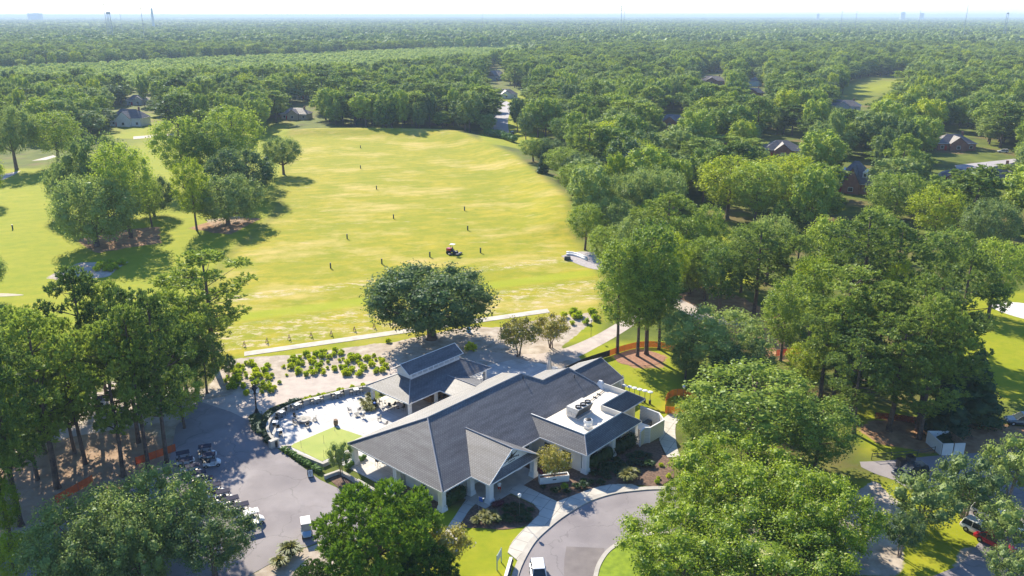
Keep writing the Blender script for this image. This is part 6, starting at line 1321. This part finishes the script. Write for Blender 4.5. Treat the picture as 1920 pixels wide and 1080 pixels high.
# ------------------------------------------------------------------ shrubs, hedges, ornamental grasses
def tuft_mesh(name, m_, rng, n=150, R_=0.6, H0=0.75, bw=0.035):
    t = rng.uniform(0, 2 * math.pi, n); lean = rng.uniform(0.05, 1, n) ** .8; ln = H0 * rng.uniform(.7, 1.15, n)
    b0 = np.stack([np.cos(t) * lean * R_ * .25, np.sin(t) * lean * R_ * .25, np.zeros(n)], 1)
    mid = b0 + np.stack([np.cos(t) * lean * R_ * .45, np.sin(t) * lean * R_ * .45, ln * .75], 1)
    tip = b0 + np.stack([np.cos(t) * lean * R_, np.sin(t) * lean * R_, ln * (1 - .45 * lean)], 1)
    sd_ = np.stack([-np.sin(t), np.cos(t), np.zeros(n)], 1) * bw
    V_ = np.stack([b0 - sd_, b0 + sd_, mid + sd_ * 1.6, mid - sd_ * 1.6, tip + sd_, tip - sd_], 1).reshape(-1, 3); k_ = np.arange(n)[:, None] * 6
    return np_mesh(name, V_, np.concatenate([k_ + [0, 1, 2, 3], k_ + [3, 2, 4, 5]]), [m_])
rt = np.random.default_rng(33)
TM = [crown_tufts('ornamental_grass', F_TUFT, [(0, 0, .3, .42, .42, .34)], .34, 1.8, rt, .7, 9, .14) for _ in range(3)]; TD = [tuft_mesh('ornamental_grass', F_DRYT, rt, 170, .8, .95) for _ in range(2)]; TK = [tuft_mesh('ornamental_grass', F_DARKSH, rt, 170, .7, .7) for _ in range(2)]
def tuft(x, y, s_, meshes, label, group, z=0.03, name='ornamental_grass'):
    o = bpy.data.objects.new(name, random.choice(meshes)); S.collection.objects.link(o); o.location = (x, y, z); o.rotation_euler = (0, 0, random.uniform(0, 6.28)); o.scale = (s_, s_, s_ * random.uniform(.85, 1.15)); tag(o, label, 'ornamental grass', group, 'thing')
def fill(poly, step, meshes, label, smin=.7, smax=1.25, seed=1, z=.03, p=1.0):
    rr = np.random.default_rng(seed); xs_ = [q[0] for q in poly]; ys_ = [q[1] for q in poly]
    gx, gy = np.meshgrid(np.arange(min(xs_), max(xs_), step), np.arange(min(ys_), max(ys_), step)); gx = gx + rr.uniform(-.35, .35, gx.shape) * step; gy = gy + rr.uniform(-.35, .35, gy.shape) * step
    k_ = in_poly(gx, gy, poly) & (rr.uniform(size=gx.shape) < p)
    for a, b in zip(gx[k_], gy[k_]): tuft(a, b, rr.uniform(smin, smax), meshes, label, label, z)
fill(gp([(418, 722), (432, 688), (478, 680), (510, 690), (528, 722), (510, 738), (455, 742), (425, 735)]), 1.3, TM, 'bright green clump of ornamental grass in the bed behind the clock', .5, 1.25, 1, p=.85)
fill(gp([(528, 700), (532, 672), (560, 664), (620, 655), (642, 662), (650, 690), (600, 704), (535, 710)]), 1.45, TM, 'bright green clump of ornamental grass in the middle of the sandy bed', .5, 1.3, 2, p=.85)
fill(gp([(636, 700), (645, 668), (700, 660), (730, 688), (724, 700), (690, 704), (655, 712)]), 1.45, TM, 'bright green clump of ornamental grass at the pavilion end of the sandy bed', .5, 1.3, 3, p=.85)
fill(gp([(1030, 595), (1050, 590), (1112, 580), (1118, 606), (1108, 622), (1080, 618), (1060, 600)]), 2.3, TM, 'bright green clump of ornamental grass at the range lamp', 1.0, 1.7, 4, p=.8)
fill([G(*q) for q in ((563, 760), (600, 751), (640, 742), (690, 731), (700, 722), (690, 722), (640, 732), (595, 742), (560, 752))], 0.95, TM, 'small grass tuft in the strip outside the patio wall', .5, .8, 5)
fill(gp([(668, 757), (690, 745), (702, 752), (706, 775), (690, 776)]), 1.0, TD, 'yellowish grass clump beside the pavilion column', .6, .95, 6)
fill(gp([(705, 735), (725, 730), (735, 740), (720, 745)]), 1.0, TD, 'yellowish grass clump between the pavilion column and tables', .5, .8, 7)
fill(gp([(890, 985), (905, 962), (935, 965), (930, 985), (905, 990)]), 1.25, TD, 'pale yellow grass clump in the bed between the two walkways', .8, 1.25, 8, p=.8)
fill(gp([(930, 985), (945, 945), (1005, 958), (990, 980)]), 1.0, TK, 'dark shaded grass clump in the bed between the two walkways', .7, 1.0, 9)
fill(gp([(985, 905), (1045, 935), (1100, 918), (1140, 905), (1110, 890), (1060, 912), (1020, 915)]), 1.3, TK, 'dark green clump in the bed by the white trough planter', .6, 1.0, 10, p=.8)
fill(gp([(1045, 925), (1060, 900), (1085, 905), (1080, 925)]), 1.4, TM, 'bright clump in the bed corner at the sidewalk', .6, .9, 11, p=.8)
fill(gp([(1110, 890), (1150, 862), (1215, 850), (1220, 880), (1170, 895), (1140, 900)]), 1.15, TK, 'dark green clump in the bed below the kitchen wing', .8, 1.2, 12)
fill(gp([(1170, 905), (1172, 890), (1205, 885), (1205, 902)]), 1.3, TD, 'large pale grass clump at the kerb of the drive', 1.2, 1.6, 13)
fill(gp([(1212, 905), (1215, 875), (1250, 865), (1258, 895), (1240, 908)]), 1.6, TM, 'small green tuft in the bark bed at the drive', .4, .7, 14, p=.7)
tuft(*G(545, 1040), 1.9, TD, 'big round grass clump at the kerb corner of the lot', None); tuft(*G(524, 1062), 1.4, TD, 'dry grass clump lower in the lot corner bed', None); tuft(*G(882, 657), 2.0, TM, 'low green shrub on the shaded soil behind the pavilion', None); tuft(*G(728, 642), 1.0, TM, 'small green tuft near the concrete tee strip', None)
tuft(*B(12.0, 19.8), 1.0, TD, 'grass clump beside the dark armchair at the pavilion', None)
def hedge(pts, wdt, h, m_, label, name='hedge', leaf=0.2, cat='hedge'):
    P = smooth_line(pts, 3); rr = np.random.default_rng(len(P)); L = []; acc = 0
    for i in range(len(P) - 1):
        d_ = math.dist(P[i][:2], P[i + 1][:2]); n_ = max(1, int(d_ / (wdt * .55)))
        for q in range(n_):
            f_ = q / n_; r_ = wdt / 2 * rr.uniform(.8, 1.2)
            L.append((P[i][0] + (P[i + 1][0] - P[i][0]) * f_ + rr.uniform(-.1, .1), P[i][1] + (P[i + 1][1] - P[i][1]) * f_ + rr.uniform(-.1, .1), h * .5 + zat(*P[i][:2]), r_, r_, h * .5 * rr.uniform(.85, 1.15)))
    me = crown_leafy(name, m_, L, leaf, .7, rr, .8); o = bpy.data.objects.new(name, me); S.collection.objects.link(o); return tag(o, label, cat)
hedge(gp([(534, 846), (560, 862), (590, 880), (604, 886)]), 1.1, .8, F_HEDGE, 'leafy green hedge along the lot side of the putting green')
hedge(gp([(558, 756), (530, 768), (510, 780), (497, 798), (497, 815), (506, 835)]), 1.7, 1.0, F_DARKSH, 'dark shrub border outside the curved patio wall')
hedge(gp([(480, 785), (485, 800), (495, 815)]), 2.4, .8, F_DARKSH, 'dark low shrubs round the foot of the clock')
hedge([B(1.2, 1.0), B(3.0, .9), B(5.0, .8)], 1.7, 1.9, F_DARKSH, 'dark clipped shrub against the wall left of the entry gable')
hedge([B(21.2, -7.3), B(24, -7.6), B(26.0, -7.8)], 1.8, 2.0, F_DARKSH, 'dark tall shrubs between the kitchen columns')
hedge([B(27.2, -7.8), B(29.5, -8), B(31, -8)], 2.0, 2.2, F_DARKSH, 'dark tall shrubs between kitchen column and yard fence')
hedge([B(17, -1), B(19, -3.2), B(19.5, -5)], 1.6, 1.5, F_DARKSH, 'dark shrubs at the kitchen wall behind the flowering tree')
hedge([B(-0.6, 2.4), B(-0.5, 5), B(-0.6, 8)], .9, .5, F_DARKSH, 'low dark shrubs along the shaded end wall')
hedge(gp([(650, 880), (668, 868), (690, 858)]), .9, .8, F_HEDGE, 'small green hedge at the house side of the putting green')
hedge(gp([(915, 255), (940, 262), (972, 272)]), 5, 4.2, F_HEDGE, 'tall clipped hedge at the end of the distant street', leaf=.45)
hedge([B(15.9, -3.1), B(16.6, -2.6)], 1.3, 1.0, mat('burgundy_leaves', (0.09, 0.02, 0.03), None, .9), 'burgundy leaved shrub by the right entry column', 'shrub', cat='shrub')
hedge([B(5.6, -3.9), B(6.6, -4.2)], 1.0, .8, MATS['burgundy_leaves'], 'burgundy leaved shrub by the left entry column', 'shrub', cat='shrub')
# green weedy patch in the left waste bunker
fill(gp([(165, 505), (200, 492), (238, 492), (225, 505), (190, 512)]), 1.5, TM, 'green weedy tuft in the left waste bunker', 1.0, 1.5, 15)

# ------------------------------------------------------------------ horizon masts and towers
def mast(px_, top, D, label, kind_='mast', r_=1.6):
    x = (px_ - 960) / FPX * D; H = HCAM + D * (29.5 - top) / FPX * 1.0
    t = empty('radio_mast' if kind_ == 'mast' else kind_, label, 'mast' if kind_ == 'mast' else kind_.replace('_', ' '), (x, D, 0)); return t, H
DK = mat('haze_tinted_grey', (0.42, 0.44, 0.50), None, .8)  # distance haze mixed into the colour, as the masts stand nearer than they look
FB = mat('haze_tinted_concrete', (0.62, 0.66, 0.72), None, .9)  # pale blue-grey carries painted haze, fading the far buildings
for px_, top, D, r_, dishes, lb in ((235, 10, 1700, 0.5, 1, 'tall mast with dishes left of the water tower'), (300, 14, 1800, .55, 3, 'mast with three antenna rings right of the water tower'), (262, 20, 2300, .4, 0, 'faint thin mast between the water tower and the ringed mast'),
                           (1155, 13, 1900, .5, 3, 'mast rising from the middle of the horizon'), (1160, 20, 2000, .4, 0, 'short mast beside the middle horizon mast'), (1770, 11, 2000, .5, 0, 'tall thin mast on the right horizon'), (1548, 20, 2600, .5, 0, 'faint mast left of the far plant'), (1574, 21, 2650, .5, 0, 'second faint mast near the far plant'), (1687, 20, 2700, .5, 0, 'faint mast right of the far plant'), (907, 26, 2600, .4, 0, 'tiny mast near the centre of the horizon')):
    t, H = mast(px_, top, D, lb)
    mb = MB()
    for s_ in range(3):
        a = s_ * 2.094; mb.tube([(r_ * math.cos(a), r_ * math.sin(a), 0), (r_ * .6 * math.cos(a), r_ * .6 * math.sin(a), H)], r_ * .35, 4)
    for i in range(int(H / 8)):
        for s_ in range(3): a = s_ * 2.094; b = a + 2.094; q = r_ * .85; mb.tube([(q * math.cos(a), q * math.sin(a), i * 8), (q * math.cos(b), q * math.sin(b), i * 8 + 8)], r_ * .16, 3)
    mb.build('lattice', DK, t)
    for i in range(dishes): MB().lathe([(r_ * 2.4, H - 1.5 - i * 4), (r_ * 2.8, H - .6 - i * 4), (r_ * 2.4, H + .3 - i * 4)], 10).build('antenna_ring', DK, t)
def tower_at(px_, top, D): return (px_ - 960) / FPX * D, HCAM + D * (29.5 - top) / FPX
x, H = tower_at(241, 22.5, 1800); t = empty('water_tower', 'round topped water tower on legs at the left horizon', 'water tower', (x, 1800, 0))
MB().lathe([(.5, H - 5), (3.6, H - 4.5), (4.6, H - 2.5), (3.8, H - .6), (.5, H)], 16).build('tank', DK, t)
for s_ in range(5): a = s_ * 1.257; MB().tube([(3.9 * math.cos(a), 3.9 * math.sin(a), 0), (3.3 * math.cos(a), 3.3 * math.sin(a), H - 3)], .35, 5).build('leg', DK, t)
x, H = tower_at(1843, 24, 2000); t = empty('water_tower', 'small boxy water tower at the right horizon', 'water tower', (x, 2000, 0))
MB().lathe([(2.2, H - 3), (2.7, H - 2.5), (2.7, H - .5), (1, H)], 12).build('tank', DK, t)
for s_ in range(4): a = s_ * 1.571 + .4; MB().tube([(2.5 * math.cos(a), 2.5 * math.sin(a), 0), (2.2 * math.cos(a), 2.2 * math.sin(a), H - 2.5)], .25, 5).build('leg', DK, t)
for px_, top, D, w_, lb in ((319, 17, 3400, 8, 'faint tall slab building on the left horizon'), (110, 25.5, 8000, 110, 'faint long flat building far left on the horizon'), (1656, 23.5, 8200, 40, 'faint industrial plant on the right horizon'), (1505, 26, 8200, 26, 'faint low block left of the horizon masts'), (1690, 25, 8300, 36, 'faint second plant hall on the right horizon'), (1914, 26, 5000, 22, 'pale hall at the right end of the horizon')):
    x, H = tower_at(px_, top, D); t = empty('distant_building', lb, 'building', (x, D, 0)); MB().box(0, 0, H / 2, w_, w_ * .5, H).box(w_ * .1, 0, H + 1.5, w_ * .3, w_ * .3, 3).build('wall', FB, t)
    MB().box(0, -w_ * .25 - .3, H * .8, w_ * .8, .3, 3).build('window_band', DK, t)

# ------------------------------------------------------------------ haze
top = 90.0
hb = MB(); hb.add([(x, y, z) for z in (-3.0, top) for x, y in ((-32000, -700), (32000, -700), (32000, 42000), (-32000, 42000))], [(3, 2, 1, 0), (4, 5, 6, 7), (0, 1, 5, 4), (1, 2, 6, 5), (2, 3, 7, 6), (3, 0, 4, 7)])
hm = bpy.data.materials.new('air_haze'); hm.use_nodes = True; n = hm.node_tree.nodes; n.remove(n['Principled BSDF']); pv = n.new('ShaderNodeVolumePrincipled')
pv.inputs['Color'].default_value = (0.66, 0.83, 1.0, 1); pv.inputs['Density'].default_value = 0.00013; pv.inputs['Anisotropy'].default_value = 0.0
hm.node_tree.links.new(pv.outputs[0], n['Material Output'].inputs['Volume'])
haze = hb.build('haze', hm); tag(haze, kind='stuff'); haze['label'] = 'pale blue haze over the distant woods'
for o_ in list(S.objects):
    if o_.get('label') == 'x': print('UNLABELLED', o_.name)
